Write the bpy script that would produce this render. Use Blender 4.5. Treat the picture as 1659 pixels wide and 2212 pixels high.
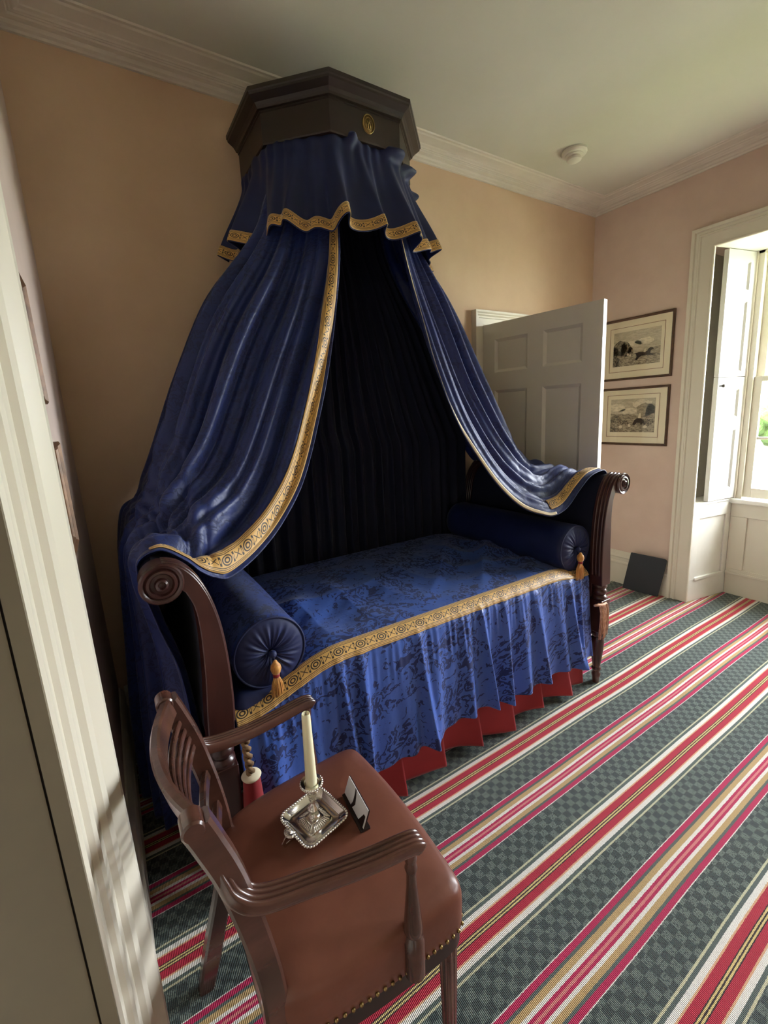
import bpy, bmesh, math, random
import numpy as np
from mathutils import Vector, Matrix
random.seed(7)
PI = math.pi
D = bpy.data
for o in list(D.objects): D.objects.remove(o, do_unlink=True)
sc = bpy.context.scene
COL = sc.collection

# ------------------------------------------------------------------ camera
F, YAW, PIT, ROLL = 944.2087, 0.542588873, 0.174059899, -0.0489132952
CX, CY, CZ = 0.12994, -2.23027, 1.47
cam = D.cameras.new('camera'); camo = D.objects.new('camera', cam); COL.objects.link(camo)
fwd = Vector((math.sin(YAW)*math.cos(PIT), math.cos(YAW)*math.cos(PIT), -math.sin(PIT)))
r0 = fwd.cross(Vector((0, 0, 1))).normalized(); u0 = r0.cross(fwd)
rr = r0*math.cos(ROLL)+u0*math.sin(ROLL); uu = -r0*math.sin(ROLL)+u0*math.cos(ROLL)
M = Matrix((rr, uu, -fwd)).transposed().to_4x4(); M.translation = Vector((CX, CY, CZ))
camo.matrix_world = M
cam.sensor_fit = 'HORIZONTAL'; cam.sensor_width = 36.0
cam.lens = F/1659*36.0
cam.shift_x = (829.5-804.5)/2212*2212/1659      # principal point of the cropped photograph
cam.shift_y = -(1106-1061)/1659
cam.clip_start = 0.02
sc.camera = camo

# ------------------------------------------------------------------ light
sc.view_settings.view_transform = 'Standard'; sc.view_settings.look = 'None'
sc.view_settings.gamma = 1.0; sc.view_settings.use_curve_mapping = False
sc.view_settings.exposure = 1.55
SKY = 16.0
W_ = D.worlds.new('sky'); sc.world = W_; W_.use_nodes = True
wn = W_.node_tree.nodes; wn.clear()
_o = wn.new('ShaderNodeOutputWorld'); _b = wn.new('ShaderNodeBackground')
_t = wn.new('ShaderNodeTexCoord'); _s = wn.new('ShaderNodeSeparateXYZ'); _r = wn.new('ShaderNodeValToRGB')
_r.color_ramp.elements[0].position = 0.45; _r.color_ramp.elements[0].color = (.66, .68, .66, 1)
_r.color_ramp.elements[1].position = 0.56; _r.color_ramp.elements[1].color = (.90, .95, 1.0, 1)
_m = wn.new('ShaderNodeMath'); _m.operation = 'MULTIPLY_ADD'; _m.inputs[1].default_value = .5; _m.inputs[2].default_value = .5
wl = W_.node_tree.links.new
wl(_t.outputs['Generated'], _s.inputs[0]); wl(_s.outputs['Z'], _m.inputs[0]); wl(_m.outputs[0], _r.inputs[0])
wl(_r.outputs[0], _b.inputs[0]); wl(_b.outputs[0], _o.inputs[0]); _b.inputs[1].default_value = SKY

def portal(x, y, z, sy, sz, facing=-1):
    l = D.lights.new('window_portal', 'AREA'); l.shape = 'RECTANGLE'; l.size = sz; l.size_y = sy
    l.cycles.is_portal = True
    o = D.objects.new('window_portal', l); COL.objects.link(o); o.location = (x, y, z)
    o.rotation_euler = (0, PI/2, 0)      # -z axis looks towards -x
    return o

# ------------------------------------------------------------------ room constants
W = 3.626; ZC = 2.95; YF = -4.7
WY0, WY1 = -0.83, -2.17                # near window opening (y)
VY0, VY1 = -2.80, -3.62                # unseen second window, added along this wall behind the camera for fill light
portal(4.16, -1.5, 1.6, 1.2, 1.8)
portal(4.16, -3.21, 1.6, .75, 1.8)  # samples sky light through the added window

# ------------------------------------------------------------------ helpers
def sr(r, g, b):
    f = lambda c: c/12.92 if c <= .04045 else ((c+.055)/1.055)**2.4
    return (f(r/255), f(g/255), f(b/255), 1)
MATS = {}
class NT:
    def __init__(s, m): s.t = m.node_tree; s.n = s.t.nodes
    def add(s, typ, **kw):
        n = s.n.new(typ)
        for k, v in kw.items(): setattr(n, k, v)
        return n
    def link(s, a, b): s.t.links.new(a, b)
    def math(s, op, a, b=None, c=None, clamp=False):
        n = s.add('ShaderNodeMath', operation=op, use_clamp=clamp)
        for i, v in enumerate((a, b, c)):
            if v is None: continue
            if isinstance(v, (int, float)): n.inputs[i].default_value = v
            else: s.link(v, n.inputs[i])
        return n.outputs[0]
    def mix(s, f, a, b):
        n = s.add('ShaderNodeMix', data_type='RGBA')
        for i, v in ((0, f), (6, a), (7, b)):
            if isinstance(v, (int, float)): n.inputs[i].default_value = v
            elif isinstance(v, tuple): n.inputs[i].default_value = v
            else: s.link(v, n.inputs[i])
        return n.outputs[2]
def mat(name, col, rough=.6, metal=0, sheen=0, spec=.5, var=None, vscale=3, bump=0, bscale=60, coat=0, bdist=.002, stretch=None, vdetail=5):
    m = D.materials.new(name); m.use_nodes = True; t = NT(m); b = t.n['Principled BSDF']
    b.inputs['Base Color'].default_value = col; b.inputs['Roughness'].default_value = rough
    b.inputs['Metallic'].default_value = metal; b.inputs['Specular IOR Level'].default_value = spec
    if sheen: b.inputs['Sheen Weight'].default_value = sheen; b.inputs['Sheen Roughness'].default_value = .4
    if coat: b.inputs['Coat Weight'].default_value = coat; b.inputs['Coat Roughness'].default_value = .15
    co = t.add('ShaderNodeTexCoord').outputs['Object']
    if stretch:
        mp = t.add('ShaderNodeMapping'); mp.inputs['Scale'].default_value = stretch; t.link(co, mp.inputs[0]); co = mp.outputs[0]
    if var:
        n = t.add('ShaderNodeTexNoise'); n.inputs['Scale'].default_value = vscale; n.inputs['Detail'].default_value = vdetail; n.inputs['Roughness'].default_value = .6
        t.link(co, n.inputs['Vector'])
        r = t.add('ShaderNodeValToRGB'); r.color_ramp.elements[0].position = .35; r.color_ramp.elements[1].position = .68
        r.color_ramp.elements[0].color = var; r.color_ramp.elements[1].color = col
        t.link(n.outputs[0], r.inputs[0]); t.link(r.outputs[0], b.inputs['Base Color'])
    if bump:
        n = t.add('ShaderNodeTexNoise'); n.inputs['Scale'].default_value = bscale; n.inputs['Detail'].default_value = 4
        t.link(co, n.inputs['Vector'])
        bp = t.add('ShaderNodeBump'); bp.inputs['Strength'].default_value = bump; bp.inputs['Distance'].default_value = bdist
        t.link(n.outputs[0], bp.inputs['Height']); t.link(bp.outputs[0], b.inputs['Normal'])
    MATS[name] = m
    return m

def mk(name, verts, faces, material=None, parent=None, smooth=False, uv=None, mats=None, fmat=None):
    me = D.meshes.new(name); me.from_pydata([tuple(map(float, v)) for v in verts], [], faces); me.update()
    if uv is not None:
        l = me.uv_layers.new(name='UVMap')
        for p in me.polygons:
            for li in p.loop_indices: l.data[li].uv = uv[me.loops[li].vertex_index]
    o = D.objects.new(name, me); COL.objects.link(o)
    if mats:
        for q in mats: me.materials.append(q)
        for p, i in zip(me.polygons, fmat): p.material_index = i
    elif material: me.materials.append(material)
    if smooth:
        for p in me.polygons: p.use_smooth = True
    if parent: o.parent = parent; o.matrix_parent_inverse = parent.matrix_world.inverted()
    return o
def fixn(o):
    bm = bmesh.new(); bm.from_mesh(o.data); bmesh.ops.recalc_face_normals(bm, faces=bm.faces); bm.to_mesh(o.data); bm.free(); return o
def empty(name, loc=(0, 0, 0)):
    o = D.objects.new(name, None); COL.objects.link(o); o.location = loc; o.empty_display_size = .05
    o.matrix_world = Matrix.Translation(loc)
    return o
def tag(o, label, cat, group=None, kind=None):
    o['label'] = label; o['category'] = cat
    if group: o['group'] = group
    if kind: o['kind'] = kind
    return o
def struct(o, label=None):
    o['kind'] = 'structure'
    if label: o['label'] = label
    return o
def boxv(x0, x1, y0, y1, z0, z1):
    return [(x0, y0, z0), (x1, y0, z0), (x1, y1, z0), (x0, y1, z0), (x0, y0, z1), (x1, y0, z1), (x1, y1, z1), (x0, y1, z1)]
BF = [(0, 3, 2, 1), (4, 5, 6, 7), (0, 1, 5, 4), (1, 2, 6, 5), (2, 3, 7, 6), (3, 0, 4, 7)]
class MB:
    def __init__(s): s.v = []; s.f = []
    def add(s, v, f, T=None):
        n = len(s.v)
        if T is not None: v = [tuple(T @ Vector(p)) for p in v]
        s.v += [tuple(p) for p in v]; s.f += [tuple(i+n for i in q) for q in f]; return s
    def box(s, x0, x1, y0, y1, z0, z1, T=None):
        x0, x1 = min(x0, x1), max(x0, x1); y0, y1 = min(y0, y1), max(y0, y1); z0, z1 = min(z0, z1), max(z0, z1)
        return s.add(boxv(x0, x1, y0, y1, z0, z1), BF, T)
    def obj(s, name, m, parent=None, smooth=False, bev=0, seg=2, fix=True, sub=0, auto=None):
        o = mk(name, s.v, s.f, m, parent, smooth)
        if fix: fixn(o)
        if bev:
            b = o.modifiers.new('b', 'BEVEL'); b.width = bev; b.segments = seg; b.limit_method = 'ANGLE'; b.angle_limit = .6
            if not smooth:
                for p in o.data.polygons: p.use_smooth = True
                w = o.modifiers.new('w', 'WEIGHTED_NORMAL')
        if sub:
            b = o.modifiers.new('s', 'SUBSURF'); b.levels = b.render_levels = sub
        if auto:
            set_sharp(o, auto)
        return o
def set_sharp(o, ang=.6):
    bm = bmesh.new(); bm.from_mesh(o.data)
    for f in bm.faces: f.smooth = True
    for e in bm.edges:
        if len(e.link_faces) == 2 and e.calc_face_angle(0) > ang: e.smooth = False
    bm.to_mesh(o.data); bm.free()
def lathe(prof, n=24, axis='z', center=(0, 0, 0), cap=True):
    """prof: list of (radius, height)"""
    v = []; f = []
    for r, h in prof:
        for k in range(n):
            a = 2*PI*k/n; c, s = r*math.cos(a), r*math.sin(a)
            p = {'z': (c, s, h), 'y': (c, h, s), 'x': (h, c, s)}[axis]
            v.append((p[0]+center[0], p[1]+center[1], p[2]+center[2]))
    m = len(prof)
    for i in range(m-1):
        for k in range(n):
            k2 = (k+1) % n; f.append((i*n+k, i*n+k2, (i+1)*n+k2, (i+1)*n+k))
    if cap: f.append(tuple(range(n))[::-1]); f.append(tuple((m-1)*n+k for k in range(n)))
    return v, f
def sweep(path, prof, up=(0, 0, 1), closed=False, scale=None):
    """prof: closed polygon [(side, up)] carried along path"""
    P = [Vector(p) for p in path]; n = len(P); U = Vector(up); v = []; f = []; m = len(prof)
    for i, p in enumerate(P):
        if closed: t = (P[(i+1) % n]-P[i-1])
        else: t = P[min(i+1, n-1)]-P[max(i-1, 0)]
        t.normalize(); s = t.cross(U)
        if s.length < 1e-4: s = Vector((1, 0, 0))
        s.normalize(); w = s.cross(t).normalized()
        k = scale[i] if scale else 1
        for a, b in prof: v.append(tuple(p+s*a*k+w*b*k))
    for i in range(n if closed else n-1):
        j = (i+1) % n
        for q in range(m):
            q2 = (q+1) % m; f.append((i*m+q, i*m+q2, j*m+q2, j*m+q))
    if not closed: f.append(tuple(range(m))[::-1]); f.append(tuple((n-1)*m+q for q in range(m)))
    return v, f
def circ(r, n=8): return [(r*math.cos(2*PI*k/n), r*math.sin(2*PI*k/n)) for k in range(n)]
def rectp(a, b, c=0.0):
    if not c: return [(-a, -b), (a, -b), (a, b), (-a, b)]
    return [(-a+c, -b), (a-c, -b), (a, -b+c), (a, b-c), (a-c, b), (-a+c, b), (-a, b-c), (-a, -b+c)]
def cr(pts, n):
    """catmull-rom through pts, n samples"""
    P = np.array(pts, float); m = len(P); t = np.linspace(0, m-1, n); out = []
    for x in t:
        i = min(int(x), m-2); u = x-i
        p0, p1, p2, p3 = P[max(i-1, 0)], P[i], P[i+1], P[min(i+2, m-1)]
        out.append(.5*((2*p1)+(-p0+p2)*u+(2*p0-5*p1+4*p2-p3)*u*u+(-p0+3*p1-3*p2+p3)*u**3))
    return np.array(out)
def grid_faces(nu, nv, wrap=False):
    f = []
    for i in range(nu-1):
        for j in range(nv-1):
            f.append((i*nv+j, (i+1)*nv+j, (i+1)*nv+j+1, i*nv+j+1))
    return f
def gridobj(name, A, m, parent=None, thick=0, uv=None, smooth=True, flip=False, off=0):
    nu, nv, _ = A.shape
    f = grid_faces(nu, nv)
    if flip: f = [q[::-1] for q in f]
    if uv is None:
        du = np.zeros((nu, nv)); dv = np.zeros((nu, nv))
        du[1:] = np.cumsum(np.linalg.norm(np.diff(A, axis=0), axis=2), axis=0)
        dv[:, 1:] = np.cumsum(np.linalg.norm(np.diff(A, axis=1), axis=2), axis=1)
        uv = np.stack([du, dv], 2)
    o = mk(name, A.reshape(-1, 3), f, m, parent, smooth, uv=[tuple(q) for q in uv.reshape(-1, 2)])
    if thick:
        s = o.modifiers.new('t', 'SOLIDIFY'); s.thickness = thick; s.offset = off
    return o
def normals(A):
    du = np.gradient(A, axis=0); dv = np.gradient(A, axis=1)
    n = np.cross(du, dv); n /= (np.linalg.norm(n, axis=2, keepdims=True)+1e-9); return n
def sheet(curves, nu, nv):
    """curves: list of (u, [(v,x,y,z)...]); smooth surface through them"""
    vs = np.linspace(0, 1, nv); rows = []; us = [c[0] for c in curves]
    for u, pts in curves:
        p = np.array(pts, float); k = p[:, 0]
        R = np.zeros((nv, 3)); m = len(p)
        for j, v in enumerate(vs):
            i = int(np.clip(np.searchsorted(k, v, side='right')-1, 0, m-2)); h = k[i+1]-k[i]; t = (v-k[i])/h
            def slope(a):
                if a == 0: return (p[1, 1:]-p[0, 1:])/(k[1]-k[0])
                if a == m-1: return (p[-1, 1:]-p[-2, 1:])/(k[-1]-k[-2])
                return (p[a+1, 1:]-p[a-1, 1:])/(k[a+1]-k[a-1])
            m0, m1 = slope(i)*h, slope(i+1)*h
            R[j] = (2*t**3-3*t*t+1)*p[i, 1:]+(t**3-2*t*t+t)*m0+(-2*t**3+3*t*t)*p[i+1, 1:]+(t**3-t*t)*m1
        rows.append(R)
    rows = np.array(rows); A = np.zeros((nu, nv, 3)); us = np.array(us)
    for a, u in enumerate(np.linspace(0, 1, nu)):
        i = int(np.clip(np.searchsorted(us, u, side='right')-1, 0, len(us)-2)); h = us[i+1]-us[i]; t = (u-us[i])/h
        def sl(q):
            if q == 0: return (rows[1]-rows[0])/(us[1]-us[0])
            if q == len(us)-1: return (rows[-1]-rows[-2])/(us[-1]-us[-2])
            return (rows[q+1]-rows[q-1])/(us[q+1]-us[q-1])
        m0, m1 = sl(i)*h, sl(i+1)*h
        A[a] = (2*t**3-3*t*t+1)*rows[i]+(t**3-2*t*t+t)*m0+(-2*t**3+3*t*t)*rows[i+1]+(t**3-t*t)*m1
    return A
def sstep(a, b, x):
    t = np.clip((x-a)/(b-a), 0, 1); return t*t*(3-2*t)

# ------------------------------------------------------------------ materials
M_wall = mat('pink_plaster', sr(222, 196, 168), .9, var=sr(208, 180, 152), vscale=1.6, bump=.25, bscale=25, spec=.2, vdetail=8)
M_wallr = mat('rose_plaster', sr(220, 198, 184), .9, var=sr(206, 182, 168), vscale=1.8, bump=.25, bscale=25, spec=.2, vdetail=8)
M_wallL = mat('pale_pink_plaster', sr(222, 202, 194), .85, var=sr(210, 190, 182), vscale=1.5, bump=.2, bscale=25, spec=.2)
M_ceil = mat('ceiling_white', sr(212, 208, 196), .9, var=sr(205, 201, 188), vscale=1.2, spec=.2)
M_corn = mat('cornice_white', sr(222, 214, 202), .7, var=sr(208, 200, 188), vscale=3, bump=.3, bscale=40, stretch=(1, 1, 1))
M_trim = mat('cream_paint', sr(222, 216, 200), .42, var=sr(214, 207, 190), vscale=1.5, bump=.05, bscale=30, stretch=(1, 1, .15))
M_trimw = mat('white_paint', sr(232, 230, 222), .4, var=sr(222, 219, 210), vscale=4)
M_jamb = mat('shaded_jamb_paint', sr(128, 118, 98), .5, var=sr(118, 108, 90), vscale=3)  # the reveal's shade is darkened into this base colour
M_mahog = mat('dark_mahogany', sr(78, 44, 38), .3, var=sr(52, 28, 26), vscale=9, coat=.3, stretch=(1, 1, .25), bump=.08, bscale=80)
M_mahogd = mat('blackened_mahogany', sr(44, 29, 24), .38, var=sr(30, 21, 18), vscale=8, coat=.1, stretch=(.4, .4, 2))
M_chair = mat('reddish_mahogany', sr(92, 58, 48), .26, var=sr(60, 38, 31), vscale=10, coat=.45, stretch=(.4, 2, 1))
M_leather = mat('brown_leather', sr(120, 72, 56), .38, var=sr(104, 60, 46), vscale=5, bump=.3, bscale=90, bdist=.001)
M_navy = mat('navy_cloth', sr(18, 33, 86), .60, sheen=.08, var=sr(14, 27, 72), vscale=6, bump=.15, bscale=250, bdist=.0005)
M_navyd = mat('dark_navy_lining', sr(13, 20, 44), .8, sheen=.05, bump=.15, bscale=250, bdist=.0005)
M_red = mat('crimson_cloth', sr(150, 28, 34), .75, sheen=.2, var=sr(135, 22, 30), vscale=5)
M_silver = mat('silver', (.78, .75, .70, 1), .16, metal=1)
M_brass = mat('aged_brass', sr(150, 128, 84), .35, metal=1)
M_wax = mat('candle_wax', sr(247, 241, 206), .45)
M_wax.node_tree.nodes['Principled BSDF'].inputs['Subsurface Weight'].default_value = .25
M_wax.node_tree.nodes['Principled BSDF'].inputs['Subsurface Radius'].default_value = (.02, .012, .005)
M_wick = mat('wick', sr(40, 34, 30), .9)
M_black = mat('black_board', sr(44, 48, 54), .7, var=sr(40, 44, 50), vscale=5)
M_blackgl = mat('black_plastic', sr(40, 30, 28), .3)
M_white = mat('white_card', sr(225, 222, 224), .6)
M_plas = mat('white_plastic', sr(226, 222, 210), .4)
M_frame = mat('walnut_frame', sr(98, 74, 56), .45, var=sr(70, 50, 38), vscale=20)
M_gilt = mat('worn_gilt_wood', sr(136, 100, 74), .4, metal=.2, var=sr(90, 66, 50), vscale=20)
M_mount = mat('cream_mount', sr(232, 220, 190), .85)
M_line = mat('brown_ink_line', sr(140, 100, 74), .8)
M_tassel = mat('gold_silk', sr(234, 180, 98), .55, sheen=.4, var=sr(190, 118, 50), vscale=14, stretch=(9, 9, .6))
M_tasselt = mat('tan_cord', sr(222, 178, 146), .7, var=sr(176, 128, 100), vscale=60)
M_rope = mat('twisted_rope', sr(160, 128, 92), .85, var=sr(110, 84, 58), vscale=50)
M_grass = mat('lawn_grass', sr(128, 140, 98), .9, var=sr(112, 124, 82), vscale=1)
M_gravel = mat('pale_gravel', sr(200, 196, 190), .9)
M_leaf = mat('bush_leaves', sr(96, 120, 60), .8, var=sr(60, 84, 40), vscale=2, bump=1, bscale=6, bdist=.1)
M_dark = mat('dark_wood_back', sr(60, 50, 42), .6)
M_shut = mat('shutter_paint', sr(190, 188, 182), .4)
M_iron = mat('dark_iron_knob', sr(70, 64, 58), .4, metal=.8)
M_gap = mat('dark_gap', sr(30, 26, 22), .9)
M_shbox = mat('shutter_box_paint', sr(200, 192, 178), .7)

def damask(name, light, dark, scale=1.0, rl=.34, rd=.7, gather=0):
    m = D.materials.new(name); m.use_nodes = True; t = NT(m); b = t.n['Principled BSDF']
    uv = t.add('ShaderNodeTexCoord').outputs['UV']
    mp = t.add('ShaderNodeMapping'); mp.inputs['Scale'].default_value = (scale, scale, 1); t.link(uv, mp.inputs[0])
    w = t.add('ShaderNodeTexNoise'); w.inputs['Scale'].default_value = 11; w.inputs['Detail'].default_value = 3; t.link(mp.outputs[0], w.inputs['Vector'])
    s1 = t.add('ShaderNodeVectorMath', operation='SUBTRACT'); t.link(w.outputs['Color'], s1.inputs[0]); s1.inputs[1].default_value = (.5, .5, .5)
    s2 = t.add('ShaderNodeVectorMath', operation='SCALE'); t.link(s1.outputs[0], s2.inputs[0]); s2.inputs['Scale'].default_value = .13
    ad = t.add('ShaderNodeVectorMath', operation='ADD'); t.link(mp.outputs[0], ad.inputs[0]); t.link(s2.outputs[0], ad.inputs[1])
    # stems: thin contour lines of a noise field; leaves: small lobes near them; flowers: voronoi rings
    n1 = t.add('ShaderNodeTexNoise'); n1.inputs['Scale'].default_value = 9; n1.inputs['Detail'].default_value = 1; t.link(ad.outputs[0], n1.inputs['Vector'])
    c1 = t.math('ABSOLUTE', t.math('SUBTRACT', t.math('FRACT', t.math('MULTIPLY', n1.outputs[0], 7)), .5))
    stem = t.math('LESS_THAN', c1, .11)
    v = t.add('ShaderNodeTexVoronoi'); v.inputs['Scale'].default_value = 46; t.link(ad.outputs[0], v.inputs['Vector'])
    rings = t.math('LESS_THAN', t.math('ABSOLUTE', t.math('SUBTRACT', v.outputs['Distance'], .30)), .13)
    n2 = t.add('ShaderNodeTexNoise'); n2.inputs['Scale'].default_value = 5.5; n2.inputs['Detail'].default_value = 2; t.link(mp.outputs[0], n2.inputs['Vector'])
    zone = t.math('GREATER_THAN', n2.outputs[0], .485)
    n3 = t.add('ShaderNodeTexNoise'); n3.inputs['Scale'].default_value = 55; n3.inputs['Detail'].default_value = 2; t.link(ad.outputs[0], n3.inputs['Vector'])
    spk = t.math('GREATER_THAN', n3.outputs[0], .56)
    mo = t.math('MAXIMUM', t.math('MULTIPLY', rings, zone), t.math('MULTIPLY', stem, t.math('MAXIMUM', spk, zone)))
    col = t.mix(mo, light, dark); t.link(col, b.inputs['Base Color'])
    r = t.math('MULTIPLY_ADD', mo, rd-rl, rl); t.link(r, b.inputs['Roughness'])
    b.inputs['Sheen Weight'].default_value = .12; b.inputs['Specular IOR Level'].default_value = .42
    n4 = t.add('ShaderNodeTexNoise'); n4.inputs['Scale'].default_value = 9; n4.inputs['Detail'].default_value = 6; t.link(uv, n4.inputs['Vector'])
    bp = t.add('ShaderNodeBump'); bp.inputs['Strength'].default_value = .55; bp.inputs['Distance'].default_value = .012
    t.link(n4.outputs[0], bp.inputs['Height'])
    bq = t.add('ShaderNodeBump'); bq.inputs['Strength'].default_value = .5; bq.inputs['Distance'].default_value = .0006
    t.link(mo, bq.inputs['Height']); t.link(bp.outputs[0], bq.inputs['Normal']); t.link(bq.outputs[0], b.inputs['Normal'])
    return m
M_dam = damask('blue_damask', sr(60, 92, 172), sr(22, 38, 92), 1.0)
M_damb = damask('bolster_damask', sr(36, 58, 124), sr(20, 34, 80), 1.3, rl=.5)

def ribbon_mat(name, base, dark):
    """woven gold braid; U runs along the ribbon in metres, V across 0..1"""
    m = D.materials.new(name); m.use_nodes = True; t = NT(m); b = t.n['Principled BSDF']
    s = t.add('ShaderNodeSeparateXYZ'); t.link(t.add('ShaderNodeTexCoord').outputs['UV'], s.inputs[0])
    U, V = s.outputs[0], s.outputs[1]
    lines = None
    for c, w in ((.075, .012), (.15, .012), (.22, .016), (.78, .016), (.85, .012), (.925, .012)):
        q = t.math('LESS_THAN', t.math('ABSOLUTE', t.math('SUBTRACT', V, c)), w)
        lines = q if lines is None else t.math('MAXIMUM', lines, q)
    P = t.math('FRACT', t.math('MULTIPLY', U, 1/.088))
    def dist(cx, sx, sy):
        a = t.math('MULTIPLY', t.math('SUBTRACT', P, cx), sx); c = t.math('MULTIPLY', t.math('SUBTRACT', V, .5), sy)
        return t.math('SQRT', t.math('ADD', t.math('MULTIPLY', a, a), t.math('MULTIPLY', c, c)))
    d1 = dist(.25, 4.6, 4.6)
    ring = t.math('LESS_THAN', t.math('ABSOLUTE', t.math('SUBTRACT', d1, .88)), .12)
    ring2 = t.math('LESS_THAN', t.math('ABSOLUTE', t.math('SUBTRACT', d1, .42)), .13)
    def blk(c, w, h): return t.math('MULTIPLY', t.math('LESS_THAN', t.math('ABSOLUTE', t.math('SUBTRACT', P, c)), w), t.math('LESS_THAN', t.math('ABSOLUTE', t.math('SUBTRACT', V, .5)), h))
    b1 = t.math('SUBTRACT', blk(.535, .04, .2), blk(.535, .02, .09), clamp=True)
    b2 = t.math('SUBTRACT', blk(.965, .04, .2), blk(.965, .02, .09), clamp=True)
    d2 = dist(.75, 5.5, 5.5)
    x1 = t.math('LESS_THAN', t.math('ABSOLUTE', t.math('SUBTRACT', t.math('ABSOLUTE', t.math('MULTIPLY', t.math('SUBTRACT', P, .75), 1.1)), t.math('ABSOLUTE', t.math('SUBTRACT', V, .5)))), .025)
    x1 = t.math('MULTIPLY', x1, t.math('LESS_THAN', d2, 1.05))
    mo = t.math('MAXIMUM', t.math('MAXIMUM', ring, ring2), t.math('MAXIMUM', t.math('MAXIMUM', b1, b2), x1))
    mo = t.math('MULTIPLY', mo, t.math('LESS_THAN', t.math('ABSOLUTE', t.math('SUBTRACT', V, .5)), .235))
    al = t.math('MAXIMUM', mo, lines)
    t.link(t.mix(al, base, dark), b.inputs['Base Color']); b.inputs['Roughness'].default_value = .5
    b.inputs['Sheen Weight'].default_value = .2
    bq = t.add('ShaderNodeBump'); bq.inputs['Strength'].default_value = .5; bq.inputs['Distance'].default_value = .0008; bq.invert = True
    t.link(al, bq.inputs['Height']); t.link(bq.outputs[0], b.inputs['Normal'])
    return m
M_gold = ribbon_mat('gold_braid', sr(216, 172, 98), sr(50, 38, 34))

def carpet_mat():
    m = D.materials.new('striped_carpet_pile'); m.use_nodes = True; t = NT(m); b = t.n['Principled BSDF']
    s = t.add('ShaderNodeSeparateXYZ'); g = t.add('ShaderNodeNewGeometry'); t.link(g.outputs['Position'], s.inputs[0])
    X, Y = s.outputs[0], s.outputs[1]
    nz = t.add('ShaderNodeTexNoise'); nz.inputs['Scale'].default_value = 1.1; nz.inputs['Detail'].default_value = 1; t.link(g.outputs['Position'], nz.inputs['Vector'])
    nf = t.add('ShaderNodeTexNoise'); nf.inputs['Scale'].default_value = 220; nf.inputs['Detail'].default_value = 1
    t.link(g.outputs['Position'], nf.inputs['Vector'])
    yw = t.math('ADD', Y, t.math('MULTIPLY_ADD', nz.outputs[0], .016, -.008))
    yw = t.math('ADD', yw, t.math('MULTIPLY_ADD', nf.outputs[0], .003, -.0015))
    PER = .4185
    # phase 0 at centre of the wide red band, .5 at the centre of the tan/pink band
    ph = t.math('FRACT', t.math('ADD', t.math('MULTIPLY', t.math('SUBTRACT', yw, -1.4945), 1/PER), 100.5))   # A centre -> .5
    d = t.math('ABSOLUTE', t.math('MULTIPLY', t.math('SUBTRACT', ph, .5), PER))      # metres from A centre, 0...209
    r = t.add('ShaderNodeValToRGB'); r.color_ramp.interpolation = 'CONSTANT'
    t.link(t.math('MULTIPLY', d, 1/.21), r.inputs[0])
    red = sr(176, 38, 62); pink = sr(182, 36, 84); white = sr(226, 222, 214); grn = sr(86, 98, 94); tan = sr(186, 156, 108); blk = sr(46, 34, 40); yel = sr(214, 192, 128)
    peach = sr(214, 168, 130); chk = (0, 0, 0, 1); cen = .2092
    st = [(0, blk), (.0013, yel), (.0052, blk), (.0075, red), (.0275, peach), (.0315, white), (.045, grn), (.0535, sr(196, 192, 160)), (.0595, chk),
          (cen-.0575, white), (cen-.0550, pink), (cen-.0415, grn), (cen-.034, tan), (cen-.0205, white), (cen-.0115, pink), (cen-.0035, sr(206, 128, 124))]
    el = r.color_ramp.elements
    while len(el) < len(st): el.new(.5)
    for e, (p, c) in zip(sorted(el, key=lambda e: e.position), st): pass
    for i, (p, c) in enumerate(st):
        el[i].position = p/.21
    for i, (p, c) in enumerate(st): el[i].color = c
    ischk = t.math('MULTIPLY', t.math('GREATER_THAN', d, .0595), t.math('LESS_THAN', d, cen-.0575))
    C = .0225
    cx = t.math('FLOOR', t.math('MULTIPLY', X, 1/.026)); cy = t.math('FLOOR', t.math('MULTIPLY', t.math('SUBTRACT', yw, -1.4945+.0595), 1/C))
    ck = t.math('FLOORED_MODULO', t.math('ADD', cx, cy), 2)
    rib = t.math('LESS_THAN', t.math('FRACT', t.math('MULTIPLY', X, 1/.0043)), .42)
    nr = t.math('GREATER_THAN', nf.outputs[0], .42)
    rib = t.math('MULTIPLY', rib, nr)
    dkc = t.mix(rib, sr(46, 56, 58), sr(86, 98, 94)); ltc = t.mix(rib, sr(62, 76, 76), sr(142, 152, 140))
    cc = t.mix(ck, dkc, ltc)
    col = t.mix(ischk, r.outputs[0], cc)
    # faint weft ticks on the coloured stripes
    tick = t.math('MULTIPLY', t.math('LESS_THAN', t.math('FRACT', t.math('MULTIPLY', X, 1/.0043)), .28), t.math('LESS_THAN', nf.outputs[0], .5))
    col = t.mix(t.math('MULTIPLY', tick, .32), col, sr(120, 96, 84))
    t.link(col, b.inputs['Base Color']); b.inputs['Roughness'].default_value = .85; b.inputs['Specular IOR Level'].default_value = .25
    b.inputs['Sheen Weight'].default_value = .15
    bp = t.add('ShaderNodeBump'); bp.inputs['Strength'].default_value = .5; bp.inputs['Distance'].default_value = .002
    wv = t.math('SINE', t.math('MULTIPLY', X, 2*PI/.0043)); t.link(wv, bp.inputs['Height']); t.link(bp.outputs[0], b.inputs['Normal'])
    return m
M_carpet = carpet_mat()

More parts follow.
